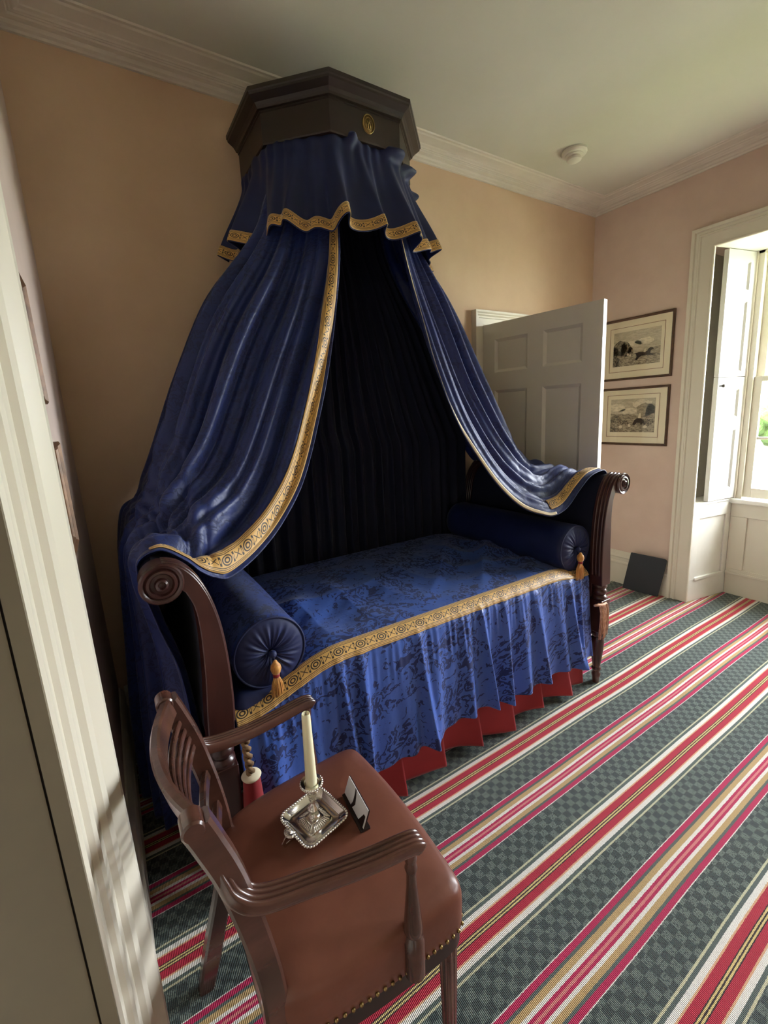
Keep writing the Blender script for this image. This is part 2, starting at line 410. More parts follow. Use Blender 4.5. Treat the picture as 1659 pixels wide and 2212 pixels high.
def glass_mat():
    m = D.materials.new('window_glass'); m.use_nodes = True; t = NT(m); t.n.clear()
    o = t.add('ShaderNodeOutputMaterial'); a = t.add('ShaderNodeBsdfTransparent'); g = t.add('ShaderNodeBsdfGlossy'); g.inputs['Roughness'].default_value = .02
    mx = t.add('ShaderNodeMixShader'); mx.inputs[0].default_value = .05
    t.link(a.outputs[0], mx.inputs[1]); t.link(g.outputs[0], mx.inputs[2]); t.link(mx.outputs[0], o.inputs[0]); return m
M_glass = glass_mat()

# ------------------------------------------------------------------ room shell
struct(MB().box(-.6, W+.75, YF-.2, .25, -.12, -.012).obj('floor', M_dark))
_p = [(0.0, 0), (W-.001, 0), (W-.001, WY0+.001), (4.02, WY0-.073), (4.02, WY1+.073), (W-.001, WY1-.001), (W-.001, VY0+.001), (4.02, VY0-.073), (4.02, VY1+.073), (W-.001, VY1-.001), (W-.001, YF), (0, YF)]
_n = len(_p)
cpo = fixn(mk('striped_carpet', [(x, y, -.0115) for x, y in _p]+[(x, y, 0) for x, y in _p], [tuple(range(_n)), tuple(range(_n, 2*_n))]+[(i, (i+1) % _n, _n+(i+1) % _n, _n+i) for i in range(_n)], M_carpet))
tag(cpo, 'wall to wall carpet striped in crimson, white, tan and dark green checks', 'carpet')
struct(MB().box(-.6, W+.75, YF-.2, .25, ZC, ZC+.12).obj('ceiling', M_ceil))
# back wall with a doorway
DX0, DX1, DZ = 2.392, 3.19, 2.018
b = MB()
b.box(-.4, DX0, 0, .16, 0, ZC); b.box(DX1, W+.75, 0, .16, 0, ZC); b.box(DX0, DX1, 0, .16, DZ, ZC)
struct(b.obj('wall_back', M_wall))
# hall beyond the doorway
b = MB(); b.box(1.9, 4.0, 1.3, 1.4, 0, 2.6); b.box(1.9, 2.0, .16, 1.3, 0, 2.6); b.box(3.9, 4.0, .16, 1.3, 0, 2.6); b.box(1.9, 4.0, .16, 1.4, 2.6, 2.7); b.box(1.9, 4.0, .16, 1.4, -.1, 0)
struct(b.obj('wall_hall', M_wall))
# left wall: it leans a little, as old plaster does
def lx(z): return .022*(2.0-z)
def leanbox(b, x0, x1, y0, y1, z0, z1, n=1):
    v = []
    for z in (z0, z1):
        v += [(x0+lx(z), y0, z), (x1+lx(z), y0, z), (x1+lx(z), y1, z), (x0+lx(z), y1, z)]
    b.add(v, BF)
LY0, LY1 = -1.60, -2.62          # doorway in the left wall
b = MB(); leanbox(b, -.35, 0, LY0+.004, .0, 0, ZC); leanbox(b, -.35, 0, YF, LY1, 0, ZC); leanbox(b, -.35, 0, LY1, LY0, 2.1, ZC)
struct(b.obj('wall_left', M_wallL))
b = MB(); leanbox(b, -.30, -.012, LY0-.004, LY0+.003, 0, 2.1); leanbox(b, -.009, .0095, LY0-.006, LY0+.003, 0, 2.1); leanbox(b, -.30, -.014, LY1+.0005, LY1+.03, 0, 2.1)
jb = struct(b.obj('door_2', M_jamb)); b = MB(); leanbox(b, -.012, -.009, LY0-.002, LY0+.003, 0, 2.1); b.obj('gap', M_gap, jb)
b = MB(); leanbox(b, -.345, -.305, LY1, LY0, 0, 2.1)
struct(b.obj('door_3', M_trim))
# right wall with the window opening and an added one for fill light
b = MB()
RX = W+.45
b.box(W, RX, WY0+.115, .16, 0, ZC); b.box(W, RX, VY0+.115, WY1-.115, 0, ZC); b.box(W, RX, YF, VY1-.115, 0, ZC)
b.box(W, RX, WY1-.115, WY0+.115, 2.44, ZC); b.box(W, RX, VY1-.115, VY0+.115, 2.44, ZC)
rw = b.obj('wall_right', M_wallr); struct(rw)
struct(MB().box(-.4, W+.45, YF-.16, YF, 0, ZC).obj('wall_front', M_wall))

# cornice: profile (distance from wall, z), mitred along three walls
cprof = [(0, 2.895), (.012, 2.895), (.016, 2.903), (.028, 2.906), (.034, 2.912), (.036, 2.916), (.056, 2.918), (.060, 2.924), (.066, 2.922), (.072, 2.925), (.078, 2.923), (.084, 2.928), (.096, 2.930), (.10, 2.934), (.125, 2.938), (.15, 2.940), (.158, 2.944), (.17, 2.944), (.18, ZC+.01), (0, ZC+.01)]
def cornice(name, horiz, lim):
    v = []; f = []; m = len(cprof)
    for end in (0, 1):
        for d, z in cprof:
            v.append(horiz(d, end)+(z,))
    for q in range(m): q2 = (q+1) % m; f.append((q, q2, m+q2, m+q))
    f.append(tuple(range(m))); f.append(tuple(m+q for q in range(m))[::-1])
    return struct(fixn(mk(name, v, f, M_corn)))
cornice('trim_1', lambda d, e: (d-.02, -d) if e == 0 else (W-d, -d), None)
cornice('trim_2', lambda d, e: (W-d, -d) if e == 0 else (W-d, YF), None)
cornice('trim_3', lambda d, e: (d-.02, -d) if e == 0 else (d-.02, YF), None)

# skirting boards
def skirt(name, a, b2, nrm, h=.27, m=M_trim, lean=False):
    prof = [(0, 0), (.022, 0), (.022, .165), (.026, .17), (.026, .18), (.016, .19), (.016, .215), (.024, .225), (.020, .245), (.010, .262), (.006, h), (0, h)]
    v = []; f = []; n = len(prof)
    for p in (a, b2):
        for d, z in prof:
            v.append((p[0]+nrm[0]*d+(lx(z) if lean else 0), p[1]+nrm[1]*d, z))
    for q in range(n): q2 = (q+1) % n; f.append((q, q2, n+q2, n+q))
    f.append(tuple(range(n))); f.append(tuple(n+q for q in range(n)))
    return struct(fixn(mk(name, v, f, m)))
skirt('baseboard_back', (.06, 0), (DX0-.092, 0), (0, -1))
skirt('baseboard_back.001', (DX1+.092, 0), (W, 0), (0, -1))
skirt('baseboard_right', (W, 0), (W, WY0+.128), (-1, 0))
skirt('baseboard_left', (0, 0), (0, -1.36), (1, 0), lean=True)

# architraves. profile: (distance out from the opening, depth from wall)
def arch(name, path, oprof, nrm, m, xf=None, parent=None):
    """path: 3 or 4 points (opening corners) in wall plane 2D (s,z); mitred"""
    P = [Vector(p) for p in path]; n = len(P); v = []; f = []; k = len(oprof)
    for i, p in enumerate(P):
        def outn(a, b): d = (b-a).normalized(); return Vector((-d.y, d.x))
        if i == 0: o = outn(P[0], P[1])
        elif i == n-1: o = outn(P[-2], P[-1])
        else:
            a, b_ = outn(P[i-1], P[i]), outn(P[i], P[i+1]); o = (a+b_)/(1+a.dot(b_))
        for q, dpt in oprof:
            s = p+o*q
            v.append(xf(s.x, s.y, dpt))
    for i in range(n-1):
        for q in range(k): q2 = (q+1) % k; f.append((i*k+q, i*k+q2, (i+1)*k+q2, (i+1)*k+q))
    f.append(tuple(range(k))); f.append(tuple((n-1)*k+q for q in range(k)))
    o = fixn(mk(name, v, f, m, parent)); set_sharp(o, .35)
    return o
# back doorway architrave (x,z plane at y=0)
aprof = [(0, 0), (0, .014), (.006, .018), (.045, .018), (.048, .024), (.058, .024), (.066, .034), (.072, .034), (.08, .044), (.092, .044), (.092, 0)]
door1 = struct(empty('door_1', (DX0, 0, 0)))
arch('architrave', [(DX1, 0), (DX1, DZ), (DX0, DZ), (DX0, 0)][::-1], [(q*1.0, d) for q, d in aprof], None, M_trim, lambda s, z, d: (s, -d-.0005, z), door1)
b = MB(); b.box(DX0-.001, DX0+.018, .0, .17, 0, DZ); b.box(DX1-.018, DX1+.001, 0, .17, 0, DZ); b.box(DX0, DX1, 0, .17, DZ-.018, DZ+.001)
b.obj('jamb', M_trim, door1)

# right window architrave (y,z plane at x=W), full height to the floor
wprof = [(0, 0), (0, .012), (.004, .016), (.012, .016), (.014, .012), (.06, .012), (.075, .016), (.08, .024), (.088, .024), (.092, .018), (.106, .020), (.110, .034), (.128, .036), (.128, 0)]
def win_arch(parent, y0, y1):
    return arch('architrave', [(y1, 0), (y1, 2.42), (y0, 2.42), (y0, 0)], wprof, None, M_trim, lambda s, z, d: (W-d-.0005, s, z), parent)

# left wall architrave, deep and stepped: seen very obliquely
lprof = [(.001, -.03), (.001, .010), (.008, .014), (.020, .012), (.022, .006), (.070, .008), (.074, .016), (.082, .020), (.088, .014), (.110, .016), (.135, .018), (.139, .028), (.150, .034), (.158, .024), (.172, .040), (.186, .050), (.196, .052), (.200, .046), (.206, .046), (.208, 0), (.208, -.03)]
la = arch('trim_4', [(LY1, 0), (LY1, 2.1), (LY0, 2.1), (LY0, 0)], lprof, None, M_trim, lambda s, z, d: (lx(z)+d, s, z))
struct(la)

# ------------------------------------------------------------------ open panelled door leaf in the back doorway
def panel_leaf(name, parent, T, wd, z0, z1, th, panels, m, rec=.012, mould=.018):
    """leaf in local u (0..wd), depth 0..th (y), z; sunk panels both sides"""
    us = sorted(set([0, wd]+[p[0] for p in panels]+[p[1] for p in panels])); zs = sorted(set([z0, z1]+[p[2] for p in panels]+[p[3] for p in panels]))
    b = MB()
    for i in range(len(us)-1):
        for j in range(len(zs)-1):
            uc, zc = (us[i]+us[i+1])/2, (zs[j]+zs[j+1])/2
            inp = any(p[0] < uc < p[1] and p[2] < zc < p[3] for p in panels)
            if not inp: b.box(us[i], us[i+1], 0, th, zs[j], zs[j+1], T)
    leaf = b.obj(name, m, parent)
    bm = bmesh.new(); bm.from_mesh(leaf.data); bmesh.ops.remove_doubles(bm, verts=bm.verts, dist=1e-5)
    # remove interior faces
    seen = {}
    for fc in bm.faces: seen.setdefault(tuple(sorted(v.index for v in fc.verts)), []).append(fc)
    dead = [fc for l in seen.values() if len(l) > 1 for fc in l]; bmesh.ops.delete(bm, geom=dead, context='FACES'); bm.to_mesh(leaf.data); bm.free()
    for (a, c, d, e) in panels:
        q = MB(); r = rec; mo = mould
        v = []
        for side, s in ((0, 1), (th, -1)):
            v += [(a, side, d), (c, side, d), (c, side, e), (a, side, e)]
            v += [(a+mo, side+s*r, d+mo), (c-mo, side+s*r, d+mo), (c-mo, side+s*r, e-mo), (a+mo, side+s*r, e-mo)]
        ff = []
        for o_ in (0, 8):
            for k in range(4): k2 = (k+1) % 4; ff.append((o_+k, o_+k2, o_+4+k2, o_+4+k))
            ff.append((o_+4, o_+5, o_+6, o_+7))
        q.add(v, ff, T); q.obj('panel', m, leaf if parent is None else parent)
    return leaf
e = Vector((2.500-DX0, -.78, 0)).normalized(); nn = Vector((-e.y, e.x, 0))     # nn points +x side (away)
T = Matrix((( e.x, nn.x, 0, DX0), (e.y, nn.y, 0, -.003), (0, 0, 1, 0), (0, 0, 0, 1)))
leaf = empty('panelled_door', (DX0, 0, 0))
pn = []
for u0_, u1_ in ((.102, .341), (.445, .682)):
    pn += [(u0_, u1_, 1.703, 1.914), (u0_, u1_, 1.05, 1.587), (u0_, u1_, .25, .86)]
panel_leaf('leaf', leaf, T, .79, .012, 2.017, .04, pn, M_trim)
tag(leaf, 'cream painted panelled door standing open beside the bed, in front of the far corner', 'door')
for z in (1.84, .25):
    v, f = lathe([(.0, z-.05), (.006, z-.05), (.007, z), (.006, z+.05), (0, z+.05)], 8, 'z', (DX0-.004, -.008, 0)); MB().add(v, f).obj('hinge', M_trim, leaf, True)
v, f = lathe([(.012, 0), (.014, .03), (.028, .04), (.030, .055), (.018, .066), (0, .068)], 20, 'y'); 
kb = MB().add(v, f, T @ Matrix.Translation((.73, .04, 1.0))).obj('knob', M_brass, leaf, True)
v, f = lathe([(.012, 0), (.014, -.03), (.028, -.04), (.030, -.055), (.018, -.066), (0, -.068)], 20, 'y')
MB().add(v, f, T @ Matrix.Translation((.73, 0, 1.0))).obj('knob', M_brass, leaf, True)

# ------------------------------------------------------------------ window recesses, sashes, shutters
def window(name, y0, y1, detailed):
    """y0 > y1: recess between; splayed sides"""
    r = struct(empty(name, (W, (y0+y1)/2, 0)))
    win_arch(r, y0, y1)
    XS = 4.03; s0, s1 = y0-.075, y1+.075      # sash side of the splay
    th = .03
    # apron wall under the sill
    b = MB(); b.box(XS, XS+.2, s1-.2, s0+.2, 0, .70)
    b.obj('apron', M_trim, r)
    a, c = s1+.10, s0-.10
    v = [(XS-.0, a, .60), (XS, c, .60), (XS, c, .20), (XS, a, .20)]
    b = MB()     # raised border strips making a sunk panel
    x0 = XS-.012
    b.box(x0, XS, s1, s0, .60, .70); b.box(x0, XS, s1, a, .2, .6); b.box(x0, XS, c, s0, .2, .6); b.box(x0, XS, s1, s0, 0, .2)
    b.box(x0-.012, x0, s1, s0, .16, .178)
    b.obj('apron_panel', M_trim, r, bev=.003)
    MB().box(XS-.035, XS+.12, s1-.02, s0+.02, .70, .735).obj('sill', M_trimw, r, bev=.008)
    # splayed lower sides
    for (ya, yb, sg) in ((y0, s0, 1), (y1, s1, -1)):
        L = math.hypot(XS-W, yb-ya); ex = Vector((XS-W, yb-ya, 0))/L; ny = Vector((-ex.y, ex.x, 0))*sg
        TT = Matrix(((ex.x, ny.x, 0, W), (ex.y, ny.y, 0, ya), (0, 0, 1, 0), (0, 0, 0, 1)))
        q = MB(); q.box(0, L, 0, .02, 0, .17, TT); q.box(0, L, 0, .02, .62, .725, TT); q.box(0, .06, 0, .02, .17, .62, TT); q.box(L-.06, L, 0, .02, .17, .62, TT)
        q.box(.06, L-.06, .010, .02, .17, .62, TT); q.box(0.05, L-.05, -.008, .01, .158, .178, TT)
        q.box(0, L, .0, .15, .712, .735, TT)
        q.obj('side_panel', M_trimw, r, bev=.002)
        # shutter box (dark recess) above
        q = MB(); q.box(W+.015, XS+.04, ya+sg*.10, ya+sg*.12, .70, 2.44); q.box(XS-.0, XS+.04, yb-sg*.01, ya+sg*.12, .735, 2.44)
        q.obj('shutter_box', M_shbox, r)
    # soffit
    v = [(W, y0, 2.42), (W, y1, 2.42), (XS, s1, 2.42), (XS, s0, 2.42), (W, y0+.12, 2.44), (W, y1-.12, 2.44), (XS+.1, y1-.12, 2.44), (XS+.1, y0+.12, 2.44)]
    mk('soffit', v[:4]+[(p[0], p[1], 2.47) for p in v[:4]], BF, M_trimw, r)
    # sash frame
    q = MB(); fw = .05
    q.box(XS, XS+.10, s0-fw, s0+.05, .735, 2.44); q.box(XS, XS+.10, s1-.05, s1+fw, .735, 2.44); q.box(XS, XS+.10, s1, s0, 2.40, 2.46)
    q.box(XS-.012, XS, s0-.018, s0+.02, .735, 2.44); q.box(XS-.012, XS, s1-.02, s1+.018, .735, 2.44)
    q.obj('sash_frame', M_trim, r, bev=.003)
    a, c = s1+fw, s0-fw; sw = .045
    for k, (z0, z1, x) in enumerate(((.745, 1.60, XS+.02), (1.57, 2.40, XS+.055))):
        q = MB(); bw = .07 if k == 0 else .045
        q.box(x, x+.03, a, a+sw, z0, z1); q.box(x, x+.03, c-sw, c, z0, z1); q.box(x, x+.03, a+sw, c-sw, z0, z0+bw if k == 0 else z0+.035); q.box(x, x+.03, a+sw, c-sw, z1-.035, z1)
        zm = z0+(z1-z0)*.5
        q.box(x+.005, x+.025, a+sw, c-sw, zm-.009, zm+.009)
        for t_ in (1/3, 2/3): ym = a+(c-a)*t_; q.box(x+.006, x+.024, ym-.009, ym+.009, z0+.04, z1-.036)
        s = q.obj('sash', M_trim, r, bev=.002)
        MB().box(x+.013, x+.017, a+.01, c-.01, z0+.02, z1-.02).obj('glass_pane', M_glass, s)
    # masonry outside around
    q = MB(); q.box(XS+.10, XS+.3, s0, s0+.6, -.5, 2.9); q.box(XS+.10, XS+.3, s1-.6, s1, -.5, 2.9); q.box(XS+.10, XS+.3, s1, s0, 2.44, 2.9); q.box(XS+.12, XS+.3, s1, s0, -.5, .70)
    q.obj('outer_reveal', M_shbox, r)
    return r, XS, s0, s1
w1, XS, S0, S1 = window('window_1', WY0, WY1, True)
# fill the ends between recess and wall so no light leaks
for yy0, yy1 in ((0.16, WY0+.12), (WY1-.12, VY0+.12), (VY1-.12, YF)):
    struct(MB().box(RX-.01, XS+.3, min(yy0, yy1), max(yy0, yy1), -.3, ZC).obj('wall_outer', M_shbox))
struct(MB().box(W+.01, XS+.3, YF, .16, 2.46, ZC).obj('wall_outer', M_shbox))
struct(MB().box(W+.05, XS+.12, YF, .16, -.5, -.012).obj('wall_outer', M_shbox))

def shutter(hy, ang_end, sg, label):
    """leaf hinged near the sash, free edge towards the room"""
    hx = XS-.01; fx, fy = ang_end
    L = math.hypot(fx-hx, fy-hy); ex = Vector((fx-hx, fy-hy, 0))/L; ny = Vector((-ex.y, ex.x, 0))
    if ny.y*sg < 0: ny = -ny        # depth direction away from window centre
    TT = Matrix(((ex.x, ny.x, 0, hx), (ex.y, ny.y, 0, hy), (0, 0, 1, 0), (0, 0, 0, 1)))
    r = empty('window_shutter', (hx, hy, .74))
    pans = [(.05, L-.04, 1.64, 2.10), (.05, L-.04, 2.17, 2.35)]
    panel_leaf('leaf', r, TT, L, 1.606, 2.415, .03, pans, M_shut, .012, .010)
    pans = [(.05, L-.04, .82, 1.24), (.05, L-.04, 1.33, 1.52)]
    panel_leaf('leaf', r, TT, L, .742, 1.602, .03, pans, M_shut, .012, .010)
    v, f = lathe([(.004, 0), (.005, .012), (.010, .018), (.012, .026), (.007, .032), (0, .033)], 14, 'y')
    K = TT @ Matrix.Translation((L-.02, 0, 1.545)) @ Matrix.Rotation(PI, 4, 'Z')
    MB().add(v, f, K).obj('knob', M_iron, r, True)
    tag(r, label, 'shutter')
    return r
w2, _, V0, V1 = window('added_fill_window', VY0, VY1, False)  # out of view, put in to fill the room with light
shutter(S0-.008, (3.74, -.862), 1, 'white panelled shutter folded half open at the left of the window')

# ------------------------------------------------------------------ outside
g = MB().box(XS+.3, 60, -40, 40, -.6, -.5).obj('lawn', M_grass); tag(g, 'green lawn seen through the window', 'lawn', kind='stuff')
g = MB().box(9, 12.5, -38, 39, -.5, -.46).obj('gravel_path', M_gravel); tag(g, 'pale gravel path crossing the lawn outside the window', 'path', kind='stuff')
rnd = random.Random(4); b = MB()
for k in range(60):
    bm = bmesh.new(); bmesh.ops.create_icosphere(bm, subdivisions=2, radius=rnd.uniform(.7, 1.3))
    o_ = Vector((22+rnd.uniform(-.8, .8), -4+.45*k, .2+rnd.uniform(0, 1.8)))
    for v_ in bm.verts: v_.co = v_.co*(1+rnd.uniform(-.15, .15))+o_
    bm.verts.index_update(); b.add([v_.co for v_ in bm.verts], [[v_.index for v_ in f_.verts] for f_ in bm.faces]); bm.free()
tag(b.obj('shrubbery', M_leaf, None, True), 'bank of leafy green shrubs beyond the lawn outside the window', 'shrubs', kind='stuff')

# ------------------------------------------------------------------ framed prints
def picture(name, origin, su, sv, w, h, fw, label, art, cat='picture', fm=None, mountw=None, line=.055):
    """origin: lower-left corner; su: unit along width; normal = su x up (towards room)"""
    su = Vector(su); up = Vector((0, 0, 1)) if sv is None else Vector(sv); nn_ = su.cross(up); o_ = Vector(origin)
    TT = Matrix(((su.x, up.x, nn_.x, o_.x), (su.y, up.y, nn_.y, o_.y), (su.z, up.z, nn_.z, o_.z), (0, 0, 0, 1)))
    r = empty(name, tuple(o_))
    prof = [(0, 0), (0, .016), (fw*.25, .020), (fw*.55, .014), (fw*.8, .014), (fw, .009), (fw, 0)]
    P = [(0, 0), (w, 0), (w, h), (0, h)]; sgn = [(1, 1), (-1, 1), (-1, -1), (1, -1)]; v = []; f = []; k = len(prof)
    for (x, y), (a, c) in zip(P, sgn):
        for d, z in prof: v.append(tuple(TT @ Vector((x+a*d, y+c*d, z))))
    for i in range(4):
        for q in range(k): q2 = (q+1) % k; j = (i+1) % 4; f.append((i*k+q, i*k+q2, j*k+q2, j*k+q))
    set_sharp(fixn(mk('frame', v, f, fm or M_frame, r)), .4)
    def flat(name2, polys, mm, z, par=r):
        b = MB()
        for pl in polys:
            n = len(pl); vv = [(x, y, z) for x, y in pl]+[(x, y, z-.0008) for x, y in pl]
            b.add(vv, [tuple(range(n)), tuple(range(n, 2*n))[::-1]]+[(i, n+i, n+(i+1) % n, (i+1) % n) for i in range(n)], TT)
        return b.obj(name2, mm, par)
    rect = lambda a, b_, c, d: [(a, b_), (c, b_), (c, d), (a, d)]
    flat('mount', [rect(fw*.9, fw*.9, w-fw*.9, h-fw*.9)], M_mount, .004)
    if art: art(flat, rect, w, h, r)
    # nothing reflective: the glass is very thin and clear
    v = [tuple(TT @ Vector(p)) for p in boxv(fw*.85, w-fw*.85, fw*.85, h-fw*.85, .0075, .0085)]
    mk('glass', v, BF, M_glass, r)
    tag(r, label, cat)
    return r
def ink(name, a, b, sx, sy, thr=.5, sc_=60):
    m = D.materials.new(name); m.use_nodes = True; t = NT(m); p = t.n['Principled BSDF']
    co = t.add('ShaderNodeTexCoord').outputs['Object']
    mp = t.add('ShaderNodeMapping'); mp.inputs['Scale'].default_value = (1, sx, sy); t.link(co, mp.inputs[0])
    n = t.add('ShaderNodeTexNoise'); n.inputs['Scale'].default_value = sc_; n.inputs['Detail'].default_value = 4; n.inputs['Roughness'].default_value = .7; t.link(mp.outputs[0], n.inputs['Vector'])
    r = t.add('ShaderNodeValToRGB'); r.color_ramp.elements[0].position = thr-.1; r.color_ramp.elements[1].position = thr+.1
    r.color_ramp.elements[0].color = a; r.color_ramp.elements[1].color = b; t.link(n.outputs[0], r.inputs[0]); t.link(r.outputs[0], p.inputs['Base Color'])
    p.inputs['Roughness'].default_value = .9; return m
I_sky = ink('ink_sky', sr(176, 164, 138), sr(200, 188, 160), 1, 3, .5, 30)
I_cloud = ink('ink_cloud', sr(196, 184, 156), sr(228, 216, 188), 1, 2, .45, 40)
I_hill = ink('ink_hill', sr(120, 108, 88), sr(186, 172, 144), .6, 4, .5, 60)
I_tree = ink('ink_tree', sr(52, 46, 38), sr(160, 146, 118), 1, 1, .52, 90)
I_field = ink('ink_field', sr(84, 74, 60), sr(196, 182, 152), .6, 3, .5, 80)
I_dark = ink('ink_dark', sr(38, 32, 28), sr(64, 54, 46), 1, 1, .5, 80)
I_pale = mat('ink_pale', sr(216, 204, 176), .9)
def ringpoly(rect, a, b, c, d, t):
    return [rect(a, b, c, b+t), rect(a, d-t, c, d), rect(a, b, a+t, d), rect(c-t, b, c, d)]
def blob(cx, cy, rx, ry, n=16, j=.18, seed=1):
    r = random.Random(seed); return [(cx+rx*(1+r.uniform(-j, j))*math.cos(2*PI*k/n), cy+ry*(1+r.uniform(-j, j))*math.sin(2*PI*k/n)) for k in range(n)]
def clip(pl, a, b, c, d): return [(min(max(x, a), c), min(max(y, b), d)) for x, y in pl]
def art1(flat, rect, w, h, r):
    # u grows to the right seen from the room
    ml, mr, mb, mt = .097, w-.06, .063, h-.063
    flat('line_border', ringpoly(rect, ml, mb, mr, mt, .0035), M_line, .0052)
    a, c, b_, d = ml+.03, mr-.026, mb+.042, mt-.034
    base = flat('engraving', [rect(a, b_, c, d)], I_sky, .005)
    W2, H2 = c-a, d-b_
    q = lambda pts: clip([(a+x*W2, b_+y*H2) for x, y in pts], a, b_, c, d)
    flat('cloud', [q(blob(.45, .62, .17, .1, seed=3)), q(blob(.68, .66, .2, .1, seed=4))], I_cloud, .0052, base)
    flat('hill', [q([(.3, .2), (1, .2), (1, .47), (.85, .45), (.6, .38), (.45, .34), (.3, .36)])], I_hill, .0054, base)
    flat('field', [q([(0, 0), (1, 0), (1, .26), (.6, .3), (.3, .32), (0, .3)])], I_field, .0056, base)
    flat('tree', [q(blob(.14, .52, .15, .24, seed=5)), q(blob(.28, .48, .12, .2, seed=6)), q(blob(.38, .42, .07, .12, seed=8)), q([(0, 0), (.16, 0), (.14, .5), (0, .6)])], I_tree, .0058, base)
    horse = [(.49, .16), (.52, .22), (.51, .30), (.47, .33), (.52, .345), (.57, .36), (.68, .345), (.74, .36), (.76, .42), (.80, .455), (.85, .44), (.87, .39), (.84, .385), (.81, .36), (.80, .29), (.86, .26), (.93, .25), (.86, .235), (.78, .245), (.62, .24), (.57, .2), (.53, .13)]
    flat('horse', [q(horse)], I_dark, .0060, base)
    for pl in ([(.66, .345), (.68, .42), (.71, .44), (.72, .38), (.70, .33)], blob(.33, .33, .02, .04, 8, seed=2), blob(.38, .3, .02, .035, 8, seed=9)): flat('figure', [q(pl)], I_pale, .0062, base)
def art2(flat, rect, w, h, r):
    ml, mr, mb, mt = .097, w-.065, .062, h-.054
    flat('line_border', ringpoly(rect, ml, mb, mr, mt, .0035), M_line, .0052)
    a, c, b_, d = ml+.03, mr-.028, mb+.038, mt-.032
    base = flat('engraving', [rect(a, b_, c, d)], I_sky, .005)
    W2, H2 = c-a, d-b_
    q = lambda pts: clip([(a+x*W2, b_+y*H2) for x, y in pts], a, b_, c, d)
    flat('cloud', [q(blob(.15, .74, .2, .12, seed=3)), q(blob(.42, .64, .2, .09, seed=4)), q(blob(.72, .84, .22, .12, seed=14))], I_cloud, .0052, base)
    flat('tree', [q(blob(.78, .66, .2, .2, seed=5)), q(blob(.93, .6, .14, .22, seed=6))], I_hill, .0054, base)
    flat('field', [q([(0, 0), (1, 0), (1, .45), (.7, .5), (.5, .54), (.2, .55), (0, .58)])], I_field, .0056, base)
    flat('shrub', [q(blob(.12, .38, .14, .12, seed=15)), q(blob(.34, .3, .12, .07, seed=16)), q(blob(.82, .3, .16, .1, seed=17)), q([(0, 0), (.4, 0), (.2, .1), (0, .16)])], I_tree, .0058, base)
    flat('horse', [q([(.52, .24), (.56, .36), (.62, .42), (.72, .40), (.78, .34), (.80, .22), (.74, .28), (.62, .28), (.56, .2)])], I_dark, .006, base)
    for pl in ([(.64, .42), (.66, .56), (.70, .56), (.70, .42)], blob(.45, .2, .03, .05, 8, seed=2), blob(.25, .16, .04, .05, 8, seed=9), blob(.8, .16, .05, .04, 8, seed=19)): flat('figure', [q(pl)], I_pale, .0062, base)
XP = W-.001
# on the right wall: width runs towards -y
picture('framed_print', (XP, -.07, 1.635), (0, -1, 0), None, .555, .455, .017, 'upper framed engraving of a galloping horse beside trees, on the pink wall', art1)
picture('framed_print', (XP, -.07, 1.137), (0, -1, 0), None, .553, .440, .017, 'lower framed engraving of a hunt under piled clouds, directly beneath the horse print', art2)
# two pictures on the left wall, seen almost edge-on
def art3(flat, rect, w, h, r):
    flat('engraving', [rect(.06, .06, w-.06, h-.06)], I_field, .005)
lean_up = Vector((-.022, 0, 1)).normalized()
picture('picture_frame', (lx(1.53)+.002, -1.32, 1.53), (0, 1, 0), lean_up, .40, .27, .022, 'upper small gilt framed picture on the left wall beside the door casing', art3, fm=M_gilt)
picture('picture_frame', (lx(1.17)+.002, -1.24, 1.17), (0, 1, 0), lean_up, .40, .27, .022, 'lower small gilt framed picture on the left wall nearer the bed curtain', art3, fm=M_gilt)

# black square panel leaning on the skirting
P0 = Vector((3.530, -.412, .002)); P1 = Vector((3.558, -.662, .002)); Pt = Vector((3.597, -.445, .302))
ex = (P1-P0).normalized(); wd = (P1-P0).length
up0 = Vector((.035, -.035, .30)); up0.normalize()
TT = Matrix(((ex.x, up0.x, 0, P0.x), (ex.y, up0.y, 0, P0.y), (ex.z, up0.z, 0, P0.z), (0, 0, 0, 1)))
nb = ex.cross(up0).normalized()
out = []
for cx_, cy_, a0 in ((wd-.02, .28, 0), (.004, .296, PI/2), (.004, .004, PI), (wd-.004, .004, 1.5*PI)):
    rr_ = .02 if a0 == 0 else .004
    for k in range(5): a = a0+k*PI/8; out.append((cx_+rr_*math.cos(a), cy_+rr_*math.sin(a)))
v = [tuple(P0+ex*x+up0*y+nb*z) for z in (0, .006) for x, y in out]; n = len(out)
o = mk('leaning_board', v, [tuple(range(n)), tuple(range(n, 2*n))[::-1]]+[(i, n+i, n+(i+1) % n, (i+1) % n) for i in range(n)], M_black)
fixn(o); tag(o, 'plain black square board leaning against the skirting below the prints', 'board')

# smoke detector on the ceiling
SX, SY = 2.735, -.42
smk = empty('smoke_detector', (SX, SY, ZC))
v, f = lathe([(.0, ZC-.001), (.060, ZC-.001), (.062, ZC-.012), (.058, ZC-.022), (.052, ZC-.024)], 32, 'z', (SX, SY, 0)); v = [(SX+(p[0]-SX)*1.15, SY+(p[1]-SY)*1.15, p[2]) for p in v]; MB().add(v, f).obj('base', M_plas, smk, auto=.6)
v, f = lathe([(.050, ZC-.022), (.050, ZC-.030), (.036, ZC-.034), (.036, ZC-.040), (.042, ZC-.043), (.040, ZC-.052), (.026, ZC-.060), (0, ZC-.062)], 32, 'z', (SX, SY, 0)); MB().add(v, f).obj('sensor_head', M_plas, smk, auto=.6)
tag(smk, 'round white smoke detector on the ceiling near the far corner', 'smoke detector')

